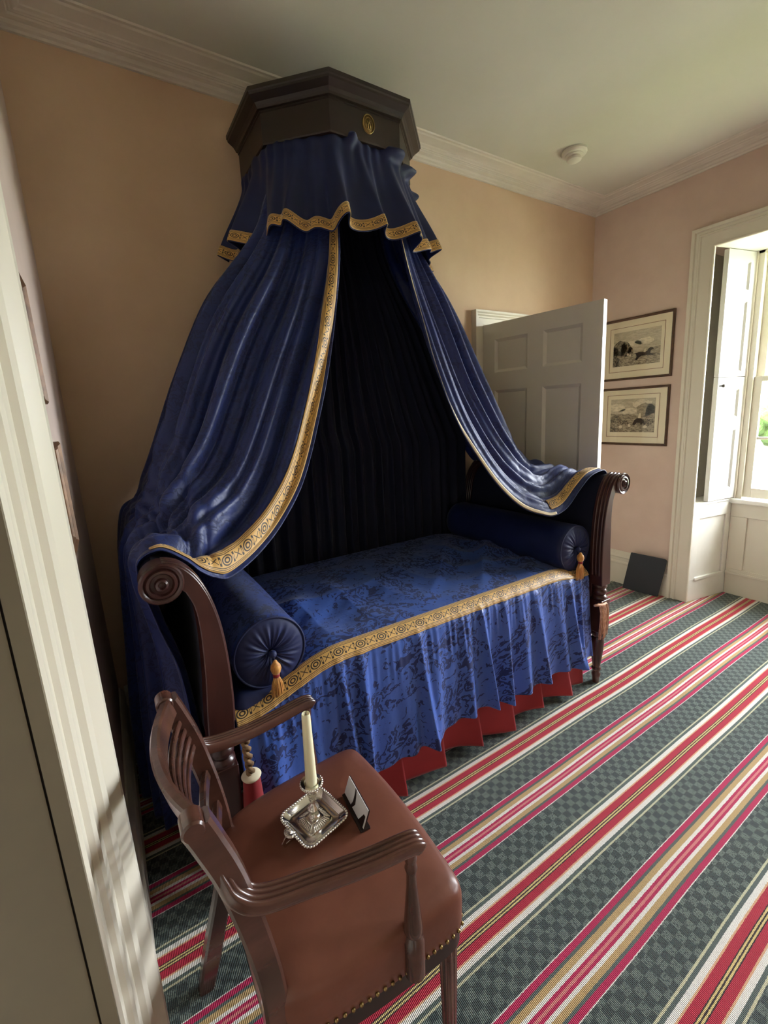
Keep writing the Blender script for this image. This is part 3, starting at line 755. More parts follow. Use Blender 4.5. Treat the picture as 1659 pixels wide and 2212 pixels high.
# ------------------------------------------------------------------ daybed
BC = 1.26; BY0, BY1 = -.065, -1.0        # back and front post planes
bed = empty('daybed', (BC, -.53, 0))
outer = cr([(.343, .555), (.350, .66), (.350, .76), (.345, .86), (.334, .94), (.316, 1.01), (.288, 1.068), (.250, 1.108), (.208, 1.120)], 30)
curl = [(.208+.051*math.cos(a), 1.069+.051*math.sin(a)) for a in np.linspace(PI/2, PI*1.82, 18)][1:]
inner = cr([(.262, 1.030), (.279, .985), (.286, .92), (.286, .84), (.283, .75), (.276, .65), (.272, .555)], 20)
prof = [tuple(p) for p in outer]+curl+[tuple(p) for p in inner]
def mir(x, s): return x if s > 0 else 2*BC-x
def extr(prof, y0, y1, s):
    n = len(prof); v = [(mir(x, s), y0, z) for x, z in prof]+[(mir(x, s), y1, z) for x, z in prof]
    f = [(i, (i+1) % n, n+(i+1) % n, n+i) for i in range(n)]+[tuple(range(n))[::-1], tuple(range(n, 2*n))]
    return v, f
for s, side in ((1, 'left'), (-1, 'right')):
    for yy in (BY1, BY0):
        th = .034
        p = bed
        v, f = extr(prof, yy-th, yy+th, s); post = MB().add(v, f).obj('scroll_post', M_mahog, p, smooth=False)
        bvl = post.modifiers.new('b', 'BEVEL'); bvl.width = .003; bvl.segments = 2; bvl.limit_method = 'ANGLE'; bvl.angle_limit = .9; set_sharp(post, .6)
        if side == 'right' or True:
            # reeds running up the inner edge
            b = MB()
            for yo in (-.018, .0, .018):
                path = [(mir(x-.001, s), yy+yo, z) for x, z in outer[2:-1]]
                v2, f2 = sweep(path, circ(.0065, 8), (0, 1, 0)); b.add(v2, f2)
            b.obj('reeding', M_mahog, post, True)
        # scroll rosette on the outward face
        for fs in ((-1,) if yy == BY1 else (1,)):
            yb = yy+fs*th
            rp = [(0, .0), (.052, .0), (.054, .006), (.050, .012), (.044, .010), (.040, .006), (.036, .012), (.030, .013), (.026, .006), (.018, .007), (.015, .016), (.010, .019), (.007, .014), (.0, .016)]
            v, f = lathe([(r_, yb+fs*h_) for r_, h_ in rp], 36, 'y', (mir(.208, s), 0, 1.069)); MB().add(v, f).obj('rosette', M_mahog, post, auto=.7)
        cx_ = mir(.307, s)
        v, f = lathe([(.030, .56), (.034, .552), (.036, .545), (.030, .537), (.028, .532), (.035, .522), (.036, .512), (.029, .503), (.027, .498), (.036, .490), (.037, .482), (.034, .474)][::-1], 28, 'z', (cx_, yy, 0))
        MB().add(v, f).obj('turned_collar', M_mahog, p, auto=.8)
        MB().box(cx_-.037, cx_+.037, yy-.037, yy+.037, .30, .476).obj('post_block', M_mahog, p, bev=.004)
        v, f = lathe([(.0, 0), (.017, 0), (.019, .03), (.022, .04), (.022, .052), (.017, .058), (.017, .07), (.023, .075), (.023, .085), (.018, .09), (.024, .13), (.030, .19), (.033, .235), (.030, .255), (.024, .265), (.032, .275), (.034, .288), (.030, .30)], 28, 'z', (cx_, yy, 0))
        MB().add(v, f).obj('leg', M_mahog, p, auto=.8)
    # upholstered end between the posts
    pin = [(x-.012 if i < 30 else x+.004, z-.008 if z > .6 else z) for i, (x, z) in enumerate(prof)]
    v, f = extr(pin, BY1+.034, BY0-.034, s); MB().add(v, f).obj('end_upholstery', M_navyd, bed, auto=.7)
    b = MB(); x0_, x1_ = sorted((mir(.285, s), mir(.33, s))); b.box(x0_, x1_, BY1+.03, BY0-.03, .33, .56); b.obj('end_rail', M_mahog, bed, bev=.003)
for yy in (BY1, BY0):
    yq = yy+(.05 if yy < -.5 else -.02); MB().box(.34, 2*BC-.34, yq-.014, yq+.014, .33, .45).obj('side_rail', M_mahog, bed, bev=.003)
tag(bed, 'dark mahogany daybed with scrolled ends and turned legs under the blue drapery', 'bed')
# mattress
b = MB(); b.box(.352, 2*BC-.352, -.965, -.09, .452, .63); mo_ = b.obj('mattress', M_navy, None, bev=.05, seg=5); tag(mo_, 'thick mattress on the daybed under the blue damask cover', 'mattress')

# bedspread
NU, NV = 420, 200
X0, X1 = .362, 2.135
_rf = random.Random(21)
FOLDS = [(.36+.115*k+_rf.uniform(-.03, .03), _rf.uniform(.018, .045), _rf.uniform(.018, .058), _rf.uniform(-.05, .05)) for k in range(17)]
def ztop(x): return .590+.092*sstep(.36, .74, x)-.030*sstep(1.85, 2.12, x)
def spread(u, v):
    x = X0+(X1-X0)*u
    zt = ztop(x)
    # arc-length style profile over the mattress and down the front
    top = .93-.09
    if v < .5:
        t = v/.5; y = -.085-t*.835
        z = zt+.010*math.sin(PI*t)+.028*math.exp(-((t-.45)/.3)**2)
        z += .010*math.sin(9*x+5*t)*math.sin(7*t+2*x)*math.sin(PI*t)
        z += (.016*(1-2*abs(math.sin(5*x+9*t+1.5*math.sin(4*x)))**.8)+.009*(1-2*abs(math.sin(11*x-10*t+2*math.sin(3*x+5*t))))+.004*math.sin(40*x+22*t+3*math.sin(8*t)))*math.exp(-((t-.62)/.30)**2)*(.35+.65*math.sin(1.9*x+.9)**2)
        nyy, nz = 0, 1
    elif v < .62:
        t = (v-.5)/.12; a = t*PI/2*.93; R = .075
        y = -.92-R*math.sin(a); z = zt-R*(1-math.cos(a)); nyy, nz = -math.sin(a), math.cos(a)
    else:
        t = (v-.62)/.38; R = .075; z0 = zt-R*(1-math.cos(PI/2*.93)); zh = .205+.012*math.sin(5.1*x+1)+.010*math.sin(11*x)-.02*math.exp(-((x-.82)/.08)**2)
        y = -.92-R*.995-.045*t; z = z0+(zh-z0)*t; nyy, nz = -1, 0
    # folds growing towards the hem
    if v > .56:
        t = (v-.56)/.44
        fo = 1.05*sum(w_*math.exp(-((x+sl_*t-c_)/s_)**2) for c_, s_, w_, sl_ in FOLDS)-.030+.004*math.sin(2*PI*x*9.3+2*math.sin(5*x)+t*2)
        amp = t**.85
        ga = .0022*(math.sin(2*PI*(x*27+1.1*math.sin(6*x)))+.6*math.sin(2*PI*x*43+3*math.sin(9*x)))*math.exp(-((t-.22)/.16)**2)*(.4+.6*math.sin(3.3*x)**2)
        y -= fo*amp+ga+.012*t
    return (x, y, z)
A = np.array([[spread(i/(NU-1), j/(NV-1)) for j in range(NV)] for i in range(NU)])
sp = gridobj('bedspread', A, M_dam, None, thick=.004, off=1)
tag(sp, 'blue damask bedspread with a gold braid band draped over the front of the daybed', 'bedspread')
# gold band on the spread: along x, centre at profile v
vb = .552
rows = []
for i in range(NU):
    u = i/(NU-1); x = X0+(X1-X0)*u
    r_ = []
    for k in range(9):
        t = (k/8-.5)*.062/.14*.155
        sh = 0
        p_ = np.array(spread(u, vb+t+sh)); q_ = np.array(spread(u, vb+t+sh+.004)); tg = q_-p_; tg /= np.linalg.norm(tg); nrm = np.array([0, tg[2], -tg[1]]);
        if nrm[2] < 0 and abs(nrm[2]) > .3: nrm = -nrm
        if nrm[1] > 0: nrm = -nrm if nrm[2] <= 0 else nrm
        r_.append(p_+nrm*.0055)
    rows.append(r_)
Bn = np.array(rows)
L_ = np.concatenate([[0], np.cumsum(np.linalg.norm(np.diff(Bn[:, 4], axis=0), axis=1))])
uvb = np.stack([np.repeat(L_[:, None], 9, 1), np.repeat(np.linspace(0, 1, 9)[None], NU, 0)], 2)
gridobj('gold_braid', Bn, M_gold, sp, thick=.002, uv=uvb)

# crimson valance under the spread
NS = 300
def skirt_pt(u, v):
    x = .35+(2.125-.35)*u; k = (x-.35)/.205; fr = k-math.floor(k); z = .30-.272*v
    saw = fr**1.6
    y = -.955-.075*saw*(.1+.9*v)-.010*math.sin(2*PI*x*2.2)*v
    if fr > .93: y += .078*((fr-.93)/.07)*(.1+.9*v)
    z += .012*v*math.sin(2*PI*x*1.7+1)-.0
    return (x, y, max(z, .012))
A = np.array([[skirt_pt(i/(NS-1), j/24) for j in range(25)] for i in range(NS)])
sk = gridobj('bed_skirt', A, M_red, None, thick=.003)
tag(sk, 'pleated crimson bed skirt hanging below the blue bedspread', 'bed skirt')
for nm, pts in (('end', None),):
    A = np.array([[(.352+.010*math.sin(j*.9)*1, -1.0+.9*i/40, .30-.28*j/10) for j in range(11)] for i in range(41)])

# bolsters
def bolster(cx_, cz_, R, yf, label, lab2, matb, seed, wob):
    r = empty('bolster', (cx_, -.5, cz_-R))
    yb = -.12; n = 96; v = []; f = []
    ys = [yf+.012]+list(np.linspace(yf+.03, yb-.03, 24))+[yb]
    prof_ = [(R*.93, yf+.004), (R*.985, yf+.012), (R, yf+.03)]+[(R*(1+.012*math.sin(y_*9)), y_) for y_ in np.linspace(yf+.06, yb-.06, 20)]+[(R*.99, yb-.03), (R*.9, yb), (0.001, yb)]
    v, f = lathe(prof_, n, 'y', (cx_, 0, cz_), cap=False)
    vv = []
    for p in v: vv.append(p)
    uv = []
    for i, (rr_, y_) in enumerate(prof_):
        for k in range(n): uv.append((y_, 2*PI*R*k/n))
    body = mk('body', vv, f, matb, r, True, uv=uv)
    # pleated end disc
    v = []; f = []; nr = 16; na = 192; rnd = random.Random(seed); ph = [rnd.uniform(0, 6.28) for _ in range(5)]
    for i in range(nr+1):
        t = i/nr
        for k in range(na):
            a = 2*PI*k/na
            w_ = .55*math.sin(a*15+ph[0]+.6*math.sin(2*a))+.45*math.sin(a*26+ph[1]+.8*math.sin(3*a))
            dep = .0050*w_*math.sin(PI*min(1, .08+t*1.0))*(1.2-.7*t)
            rad = .006+(R*.955-.006)*t
            dome = .020*(1-(1-t)**2.2) if False else .016*math.sin(PI*t)**.8*1.0
            v.append((cx_+rad*math.cos(a), yf+.006-dome-dep-(-.004 if t < .1 else 0), cz_+rad*math.sin(a)))
    for i in range(nr):
        for k in range(na): k2 = (k+1) % na; f.append((i*na+k, i*na+k2, (i+1)*na+k2, (i+1)*na+k))
    mk('pleated_end', v, f, M_navy, r, True)
    v, f = sweep([(cx_+R*.965*math.cos(2*PI*k/72), yf+.004, cz_+R*.965*math.sin(2*PI*k/72)) for k in range(72)], circ(.0035, 8), (0, 1, 0), closed=True)
    MB().add(v, f).obj('piping', M_navy, r, True)
    v, f = lathe([(0, -.016), (.007, -.015), (.011, -.010), (.0125, -.003), (.010, .006), (0, .008)], 20, 'y', (cx_+.002, yf-.008, cz_))
    MB().add(v, f).obj('button', M_navy, r, True)
    # tassel
    yt = yf-.026; zt = cz_-.014
    TR = lambda prof_: lathe([(a_*1.25, zt+h_*1.3) for a_, h_ in prof_], 24, 'z', (cx_+.003, yt, 0))
    hd = [(0, 0), (.004, -.001), (.0065, -.006), (.0125, -.014), (.0140, -.022), (.0110, -.032), (.0075, -.036)]
    v, f = TR(hd); ts = MB().add(v, f).obj('tassel', M_tassel, r, True)
    v, f = TR([(.0078, -.034), (.0088, -.037), (.0088, -.041), (.0078, -.044)]); MB().add(v, f).obj('tie', M_red, ts, True)
    b = MB()
    for k in range(60):
        a = 2.399*k; q = math.sqrt((k+.5)/60); x1_ = .0065*q*math.cos(a); y1_ = .0065*q*math.sin(a)
        e_ = 2.3*wob; L2 = rnd.uniform(.132, .142)
        pts = [(cx_+.003+x1_, yt+y1_, zt-.052), (cx_+.003+x1_*1.5*e_, yt+y1_*1.3, zt-.080), (cx_+.003+x1_*1.75*e_, yt+y1_*1.4, zt-.110), (cx_+.003+x1_*1.6*e_+rnd.uniform(-.001, .001), yt+y1_*1.3, zt-L2)]
        v, f = sweep(pts, circ(.0012, 5), (0, 1, 0)); b.add(v, f)
    b.obj('strands', M_tassel, ts, True)
    tag(r, label, 'bolster')
    return r
bolster(.497, .735, .120, -.945, 'damask bolster with a gold tassel at the left end of the daybed', '', M_damb, 3, .8)
bolster(2.055, .765, .118, -.962, 'dark blue bolster with a tassel at the right end of the daybed', '', M_navy, 9, 1.3)

# tassels hung from the posts
tc = empty('cord_tassel', (.372, -1.05, .0))
b = MB()
for k in range(2):
    path = [(.362+.009*t+.007*math.cos(20*t+PI*k), -1.062+.007*math.sin(20*t+PI*k), .605-.16*t) for t in np.linspace(0, 1, 40)]
    v, f = sweep(path, circ(.007, 6), (0, 1, 0)); b.add(v, f)
b.obj('rope', M_rope, tc, True)
v, f = lathe([(.0, .452), (.010, .451), (.026, .447), (.029, .443), (.026, .438), (0, .438)], 28, 'z', (.371, -1.062, 0)); MB().add(v, f).obj('cap', M_mount, tc, True)
v, f = lathe([(.0, .439), (.024, .439), (.027, .40), (.031, .33), (.034, .27), (.0, .27)], 28, 'z', (.371, -1.062, 0)); MB().add(v, f).obj('bell', M_red, tc, auto=.7)
tag(tc, 'rope with a white capped crimson bell tassel hanging by the left bed post', 'tassel')
ft = empty('fringe_tassel', (2.16, -1.045, .3)); b = MB(); rnd = random.Random(5)
for k in range(26):
    x_ = 2.140+.0022*k+rnd.uniform(-.001, .001); y_ = -1.046-rnd.uniform(0, .012); L2 = rnd.uniform(.15, .19)
    path = [(x_-.02+.0*k, y_+.01, .475+.004*math.sin(k)), (x_-.004, y_, .468), (x_+.002, y_-.004, .43), (x_+rnd.uniform(-.003, .003), y_-.003, .38), (x_+rnd.uniform(-.006, .006), y_, .468-L2)]
    v, f = sweep(path, circ(.0021, 5), (0, 1, 0)); b.add(v, f)
b.obj('fringe', M_tasselt, ft, True)
v, f = sweep([(2.105, -1.042, .478), (2.13, -1.048, .474), (2.165, -1.052, .470), (2.195, -1.048, .468)], circ(.006, 8), (0, 1, 0)); MB().add(v, f).obj('cord', M_tasselt, ft, True)
tag(ft, 'tan fringe tassel looped over the right front bed post', 'tassel')

# ------------------------------------------------------------------ tester (canopy) on the wall
CXC = 1.212
tl = empty('bed_canopy', (CXC, 0, 2.57))
PL = [(CXC-.425, 0), (CXC-.425, -.345), (CXC-.188, -.58), (CXC+.188, -.58), (CXC+.425, -.345), (CXC+.425, 0)]
def inset(d):
    n = len(PL); out = []
    for i in range(n):
        p = Vector(PL[i]); a = Vector(PL[i-1]) if i > 0 else Vector((PL[0][0], 1)); c = Vector(PL[i+1]) if i < n-1 else Vector((PL[-1][0], 1))
        d1 = (p-a).normalized(); d2 = (c-p).normalized(); n1 = Vector((-d1.y, d1.x)); n2 = Vector((-d2.y, d2.x))
        o_ = (n1+n2)/(1+n1.dot(n2)); q = p+o_*d; out.append((q.x, min(q.y, -.0005)))
    return out
cpf = [(0, 2.750), (0, 2.736), (.004, 2.732), (.006, 2.725), (.016, 2.718), (.028, 2.710), (.036, 2.700), (.040, 2.692), (.048, 2.690), (.048, 2.684), (.052, 2.682), (.053, 2.575), (.056, 2.570), (.075, 2.570), (.075, 2.69), (.12, 2.735)]
v = []; f = []; rings = [(inset(d), z) for d, z in cpf]
for pts, z in rings: v += [(x, y, z) for x, y in pts]
m6 = 6
def rng_faces(i0, i1):
    f = []
    for i in range(i0, i1):
        for k in range(5): f.append((i*6+k, i*6+k+1, (i+1)*6+k+1, (i+1)*6+k))
    return f
top = len(v)
cr1 = mk('crown_moulding', v[:10*6], rng_faces(0, 9)+[(0, 1, 2, 3, 4, 5)], M_mahogd, tl)
n0 = 9*6
vv = v[n0:]
cr2 = mk('fascia', vv, [tuple(q) for q in [tuple(x-0 for x in q) for q in rng_faces(0, len(vv)//6-1)]]+[tuple(len(vv)-6+k for k in range(6))], M_mahogd, tl)
fixn(cr1); fixn(cr2)
# oval brass medallion
md = MB(); mx, mz, my = 1.222, 2.638, -.5265
def oval(rx, rz, y0, y1, n=36):
    v = [(mx+rx*math.cos(2*PI*k/n), y0, mz+rz*math.sin(2*PI*k/n)) for k in range(n)]+[(mx+rx*.93*math.cos(2*PI*k/n), y1, mz+rz*.93*math.sin(2*PI*k/n)) for k in range(n)]
    return v, [(k, (k+1) % n, n+(k+1) % n, n+k) for k in range(n)]+[tuple(range(n, 2*n))]
md.add(*oval(.029, .036, my, my-.004))
md.add(*sweep([(mx+.027*math.cos(a), my-.005, mz+.034*math.sin(a)) for a in np.linspace(0, 2*PI, 36, endpoint=False)], circ(.0022, 6), (0, 1, 0), closed=True))
md.add(*sweep([(mx+.018*math.cos(a), my-.005, mz+.024*math.sin(a)) for a in np.linspace(0, 2*PI, 36, endpoint=False)], circ(.0018, 6), (0, 1, 0), closed=True))
# crown-like relief figure in the middle
md.add(*sweep([(mx-.006, my-.006, mz-.018), (mx-.004, my-.007, mz-.004), (mx-.010, my-.006, mz+.008), (mx-.004, my-.006, mz+.014)], circ(.003, 6), (0, 1, 0)))
md.add(*sweep([(mx+.007, my-.006, mz-.016), (mx+.003, my-.007, mz-.004), (mx+.009, my-.006, mz+.008), (mx+.002, my-.006, mz+.015)], circ(.003, 6), (0, 1, 0)))
md.add(*sweep([(mx+.000, my-.006, mz-.002), (mx+.0, my-.008, mz+.013)], circ(.003, 6), (0, 1, 0)))
md.obj('medallion', M_brass, tl, True)
tag(tl, 'dark mahogany half-octagon bed canopy fixed high on the wall, with a brass medallion', 'canopy')

# ------------------------------------------------------------------ valance
def interp_path(P, n):
    P = np.array(P, float); L = np.concatenate([[0], np.cumsum(np.linalg.norm(np.diff(P, axis=0), axis=1))]); s = np.linspace(0, L[-1], n)
    return np.stack([np.interp(s, L, P[:, k]) for k in range(P.shape[1])], 1)
def smooth(A, k):
    for _ in range(k): B = A.copy(); B[1:-1] = (A[:-2]+2*A[1:-1]+A[2:])/4; A = B
    return A
NVU, NVV = 520, 70
topP = smooth(interp_path([(CXC-.352, -.02), (CXC-.352, -.31), (CXC-.155, -.49), (CXC+.155, -.49), (CXC+.352, -.31), (CXC+.352, -.02)], NVU), 150)
hemP = smooth(interp_path([(.735, -.02), (.728, -.35), (.975, -.64), (1.40, -.64), (1.705, -.35), (1.735, -.02)], NVU), 250)
A = np.zeros((NVU, NVV, 3)); hem_info = []
ku = np.linspace(0, 1, NVU)
fold = np.sin(2*PI*(ku*8.6+.25*np.sin(2*PI*ku*2)))+.45*np.sin(2*PI*(ku*15.3+.3*np.sin(2*PI*ku*3)))
fold2 = np.sin(2*PI*(ku*26+.4*np.sin(2*PI*ku*4)))
tang = np.gradient(hemP, axis=0); tang /= np.linalg.norm(tang, axis=1, keepdims=True); outn = np.stack([tang[:, 1], -tang[:, 0]], 1)
tgt = np.array([CXC, -.2]); sg = np.sign(((hemP-tgt)*outn).sum(1)); outn *= np.median(sg)
for j in range(NVV):
    t = j/(NVV-1); k = t**1.15
    base = topP*(1-k)+hemP*k
    amp = .004+.036*sstep(.1, 1, t)
    sw = .012*np.exp(-((t-.10)/.08)**2)+sum(a_*np.exp(-((ku-c_)/w_)**2)*np.exp(-((t-tc_)/.055)**2) for a_, c_, w_, tc_ in ((.045, .455, .018, .05), (.05, .60, .028, .075), (.055, .70, .030, .09), (.05, .80, .022, .20), (.04, .86, .02, .30)))
    A[:, j, :2] = base+outn*((fold*amp+fold2*.004*(1-t)+sw)[:, None])+tang*((.022*np.cos(2*PI*(ku*8.6+.25*np.sin(2*PI*ku*2)))*t**2)[:, None])
    A[:, j, 2] = 2.60-(.405-.026*fold*.5)*t
    A[:, j, 1] = np.minimum(A[:, j, 1], -.012)
val = gridobj('curtain_valance', A, M_navy, None, thick=.003)
N_ = normals(A)
def ribbon(name, A, i0, i1, j0, j1, parent, along, off=.004, n=9, m=M_gold, two=False):
    """strip of a surface between fractional rows, offset outwards"""
    nu, nv, _ = A.shape; Nn = normals(A)
    if along == 'u':
        us = np.arange(nu); js = np.linspace(j0, j1, n)*(nv-1)
        S = np.zeros((nu, n, 3))
        for b_, jj in enumerate(js):
            a = int(min(jj, nv-2)); fr = jj-a
            S[:, b_] = A[:, a]*(1-fr)+A[:, a+1]*fr+off*(Nn[:, a]*(1-fr)+Nn[:, min(a+1, nv-1)]*fr)
        S = S[int(i0*(nu-1)):int(i1*(nu-1))+1]
    else:
        ii = np.linspace(i0, i1, n)*(nu-1); S = np.zeros((nv, n, 3))
        for b_, q in enumerate(ii):
            a = int(min(q, nu-2)); fr = q-a
            S[:, b_] = A[a]*(1-fr)+A[a+1]*fr+off*(Nn[a]*(1-fr)+Nn[a+1]*fr)
        S = S[int(j0*(nv-1)):int(j1*(nv-1))+1]
    L = np.concatenate([[0], np.cumsum(np.linalg.norm(np.diff(S[:, n//2], axis=0), axis=1))])
    uv = np.stack([np.repeat(L[:, None], n, 1), np.repeat(np.linspace(0, 1, n)[None], S.shape[0], 0)], 2)
    return gridobj(name, S, m, parent, thick=.0015, uv=uv)
mid = N_[NVU//2, NVV//2]; sgn = 1 if mid[1] < 0 else -1
ribbon('gold_braid', A, 0, 1, .885, .995, val, 'u', off=.004*sgn)
tag(val, 'navy valance with wavy gold braid hem under the canopy', 'valance')

# ------------------------------------------------------------------ curtains
NCU, NCV = 230, 330
def curtain(name, curves, label, sgn, dz, folds, seed, botamp):
    A = sheet(curves, NCU, NCV)
    N0 = normals(A)
    # smooth normals for displacement
    for _ in range(20):
        N0[1:-1] = (N0[:-2]+N0[2:]+2*N0[1:-1])/4; N0[:, 1:-1] = (N0[:, :-2]+N0[:, 2:]+2*N0[:, 1:-1])/4
    N0 /= np.linalg.norm(N0, axis=2, keepdims=True)
    u = np.linspace(0, 1, NCU)[:, None]; v = np.linspace(0, 1, NCV)[None]
    rs = np.random.RandomState(seed); p = rs.uniform(0, 6.28, 8)
    un = u+.035*np.sin(5*v+p[0])+.02*np.sin(11*v+p[1])
    ampv = .020*(sstep(-.05, .2, v))*(1-.55*sstep(.42, .66, v))+.006+botamp*sstep(.74, .9, v)
    ampv = ampv*(.35+.65*sstep(.10, .26, v))
    dd = ampv*(np.sin(2*PI*folds*un+p[2]+1.2*np.sin(4*PI*un))+.5*np.sin(2*PI*folds*1.9*un+p[3]+2.0*v)+.22*np.sin(2*PI*folds*3.7*un+p[4]+3*v))
    # drag creases fanning out where the cloth gathers over the rail
    z1 = np.exp(-((v-.60)/.085)**2)
    rg = lambda x: 1-2*np.abs(np.sin(x))**.7
    dd += z1*(1.0 if sgn > 0 else .35)*(.010*rg(PI*(v*13-u*2.6)+p[5])+.007*rg(PI*(v*21-u*4.4)+p[6])+.003*rg(PI*(v*37-u*7)+p[7]))*sstep(.02, .2, u)*(1-sstep(.93, 1, u))
    edge = 1-.75*sstep(.90, 1.0, u)
    A = A+N0*(dd*edge*sgn)[:, :, None]
    A[:, :, 1] = np.minimum(A[:, :, 1], -.012)
    o = gridobj(name, A, M_dam2, None, thick=.003)
    nm = normals(A)
    if sgn > 0: ribbon('gold_braid', A, .925, .985, 0.02, .67, o, 'v', off=-.0045*sgn)
    else:
        ribbon('pale_edging', A, .982, .998, 0.02, .585, o, 'v', off=-.0045*sgn, n=4, m=M_edge)
        ribbon('gold_braid', A, .90, .965, .575, .70, o, 'v', off=-.0045*sgn)
    tag(o, label, 'curtain')
    return o, A
M_dam2 = damask('curtain_damask', sr(27, 44, 104), sr(20, 34, 84), 1.2, rl=.44, rd=.6)
M_edge = mat('pale_braid_edge', sr(214, 196, 160), .6)
LB = [(0, .880, -.025, 2.60), (.12, .835, -.025, 2.30), (.20, .765, -.025, 2.16), (.30, .625, -.025, 1.97), (.42, .470, -.025, 1.66), (.50, .370, -.025, 1.44), (.56, .285, -.025, 1.26), (.61, .225, -.025, 1.15), (.66, .172, -.025, 1.09), (.72, .142, -.025, .90), (.86, .13, -.025, .45), (1, .12, -.025, .06)]
LM = [(0, .905, -.31, 2.60), (.12, .815, -.345, 2.29), (.19, .730, -.38, 2.13), (.30, .575, -.43, 1.90), (.42, .455, -.46, 1.66), (.50, .365, -.48, 1.46), (.56, .290, -.50, 1.29), (.61, .240, -.52, 1.18), (.66, .195, -.52, 1.130), (.72, .145, -.52, 1.02), (.86, .125, -.52, .50), (1, .12, -.52, .06)]
LF = [(0, 1.09, -.47, 2.60), (.13, 1.048, -.55, 2.156), (.20, 1.006, -.58, 1.943), (.28, .930, -.63, 1.684), (.36, .847, -.68, 1.471), (.44, .732, -.75, 1.241), (.485, .620, -.81, 1.116), (.52, .513, -.87, 1.045), (.555, .408, -.92, 1.007), (.585, .358, -.935, 1.022), (.61, .318, -.945, 1.052), (.635, .280, -.948, 1.092), (.66, .220, -.948, 1.132), (.69, .165, -.945, 1.10), (.75, .195, -.935, .92), (.80, .238, -.93, .75), (.86, .255, -.93, .5), (1, .27, -.93, .06)]
def lerp_curve(a, b, t, keys):
    f = lambda C, k: np.array([np.interp(k, [q[0] for q in C], [q[i] for q in C]) for i in (1, 2, 3)])
    return [(k,)+tuple(f(a, k)*(1-t)+f(b, k)*t) for k in keys]
keys = [0, .08, .15, .22, .30, .36, .42, .47, .51, .55, .58, .61, .635, .66, .69, .72, .79, .86, .93, 1]
LQ = lerp_curve(LM, LF, .55, keys)
LQ = [(k, x, y, z+(.06*math.exp(-((k-.56)/.05)**2))) for k, x, y, z in LQ]
cl, AL = curtain('bed_curtain', [(0, LB), (.38, LM), (.74, LQ), (1, LF)], 'left blue bed curtain edged in gold braid, swept over the left bed end', 1, 0, 6.0, 4, .012)
m2 = lambda C: [(v_, 2*BC-x, y, z) for v_, x, y, z in C]
RB = [(0, 1.540, -.025, 2.60), (.12, 1.62, -.025, 2.30), (.30, 1.85, -.025, 1.93), (.42, 1.99, -.025, 1.64), (.50, 2.10, -.025, 1.43), (.56, 2.19, -.025, 1.26), (.61, 2.27, -.025, 1.15), (.66, 2.345, -.025, 1.09), (.72, 2.378, -.025, .90), (.86, 2.39, -.025, .60), (1, 2.39, -.025, .42)]
RM = [(0, 1.510, -.31, 2.60), (.12, 1.555, -.34, 2.32), (.18, 1.63, -.37, 2.17), (.30, 1.775, -.40, 1.92), (.42, 1.915, -.42, 1.66), (.50, 2.02, -.45, 1.44), (.56, 2.11, -.47, 1.26), (.61, 2.19, -.50, 1.16), (.66, 2.30, -.52, 1.125), (.72, 2.375, -.52, 1.00), (.86, 2.385, -.52, .68), (1, 2.38, -.52, .42)]
RF = [(0, 1.340, -.47, 2.60), (.13, 1.359, -.55, 2.164), (.20, 1.415, -.58, 1.901), (.28, 1.469, -.62, 1.675), (.36, 1.555, -.66, 1.44), (.44, 1.628, -.72, 1.262), (.485, 1.697, -.80, 1.107), (.52, 1.776, -.87, 1.005), (.555, 1.867, -.925, .962), (.58, 1.925, -.94, .956), (.605, 2.005, -.945, .983), (.63, 2.094, -.945, 1.055), (.655, 2.17, -.948, 1.112), (.675, 2.24, -.948, 1.132), (.70, 2.31, -.948, 1.13), (.73, 2.352, -.945, 1.05), (.86, 2.30, -.95, .72), (1, 2.27, -.955, .47)]
RQ = lerp_curve(RM, RF, .55, keys)
cr_, AR = curtain('bed_curtain', [(0, RB), (.38, RM), (.74, RQ), (1, RF)], 'right blue bed curtain with a pale edge, swept over the right bed end', -1, 0, 6.0, 11, .008)

# back drape inside the tester, in deep pleats
NB, NBV = 520, 60; A = np.zeros((NB, NBV, 3)); u = np.linspace(0, 1, NB)
for j in range(NBV):
    t = j/(NBV-1); z = 2.60-2.06*t
    xl = max(np.interp(-z, [-q[3] for q in LB], [q[1] for q in LB])+.015, .36); xr = min(np.interp(-z, [-q[3] for q in RB], [q[1] for q in RB])-.015, 2.16)
    A[:, j, 0] = xl+(xr-xl)*u+.006*np.cos(2*PI*u*24)
    A[:, j, 1] = -.050-(.016+.006*t)*(np.sin(2*PI*(u*24+.3*np.sin(9*u)))+.4*np.sin(2*PI*u*41+1))
    A[:, j, 2] = z
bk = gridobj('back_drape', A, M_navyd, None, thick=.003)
tag(bk, 'dark navy pleated drape hanging flat on the wall inside the bed curtains', 'curtain')

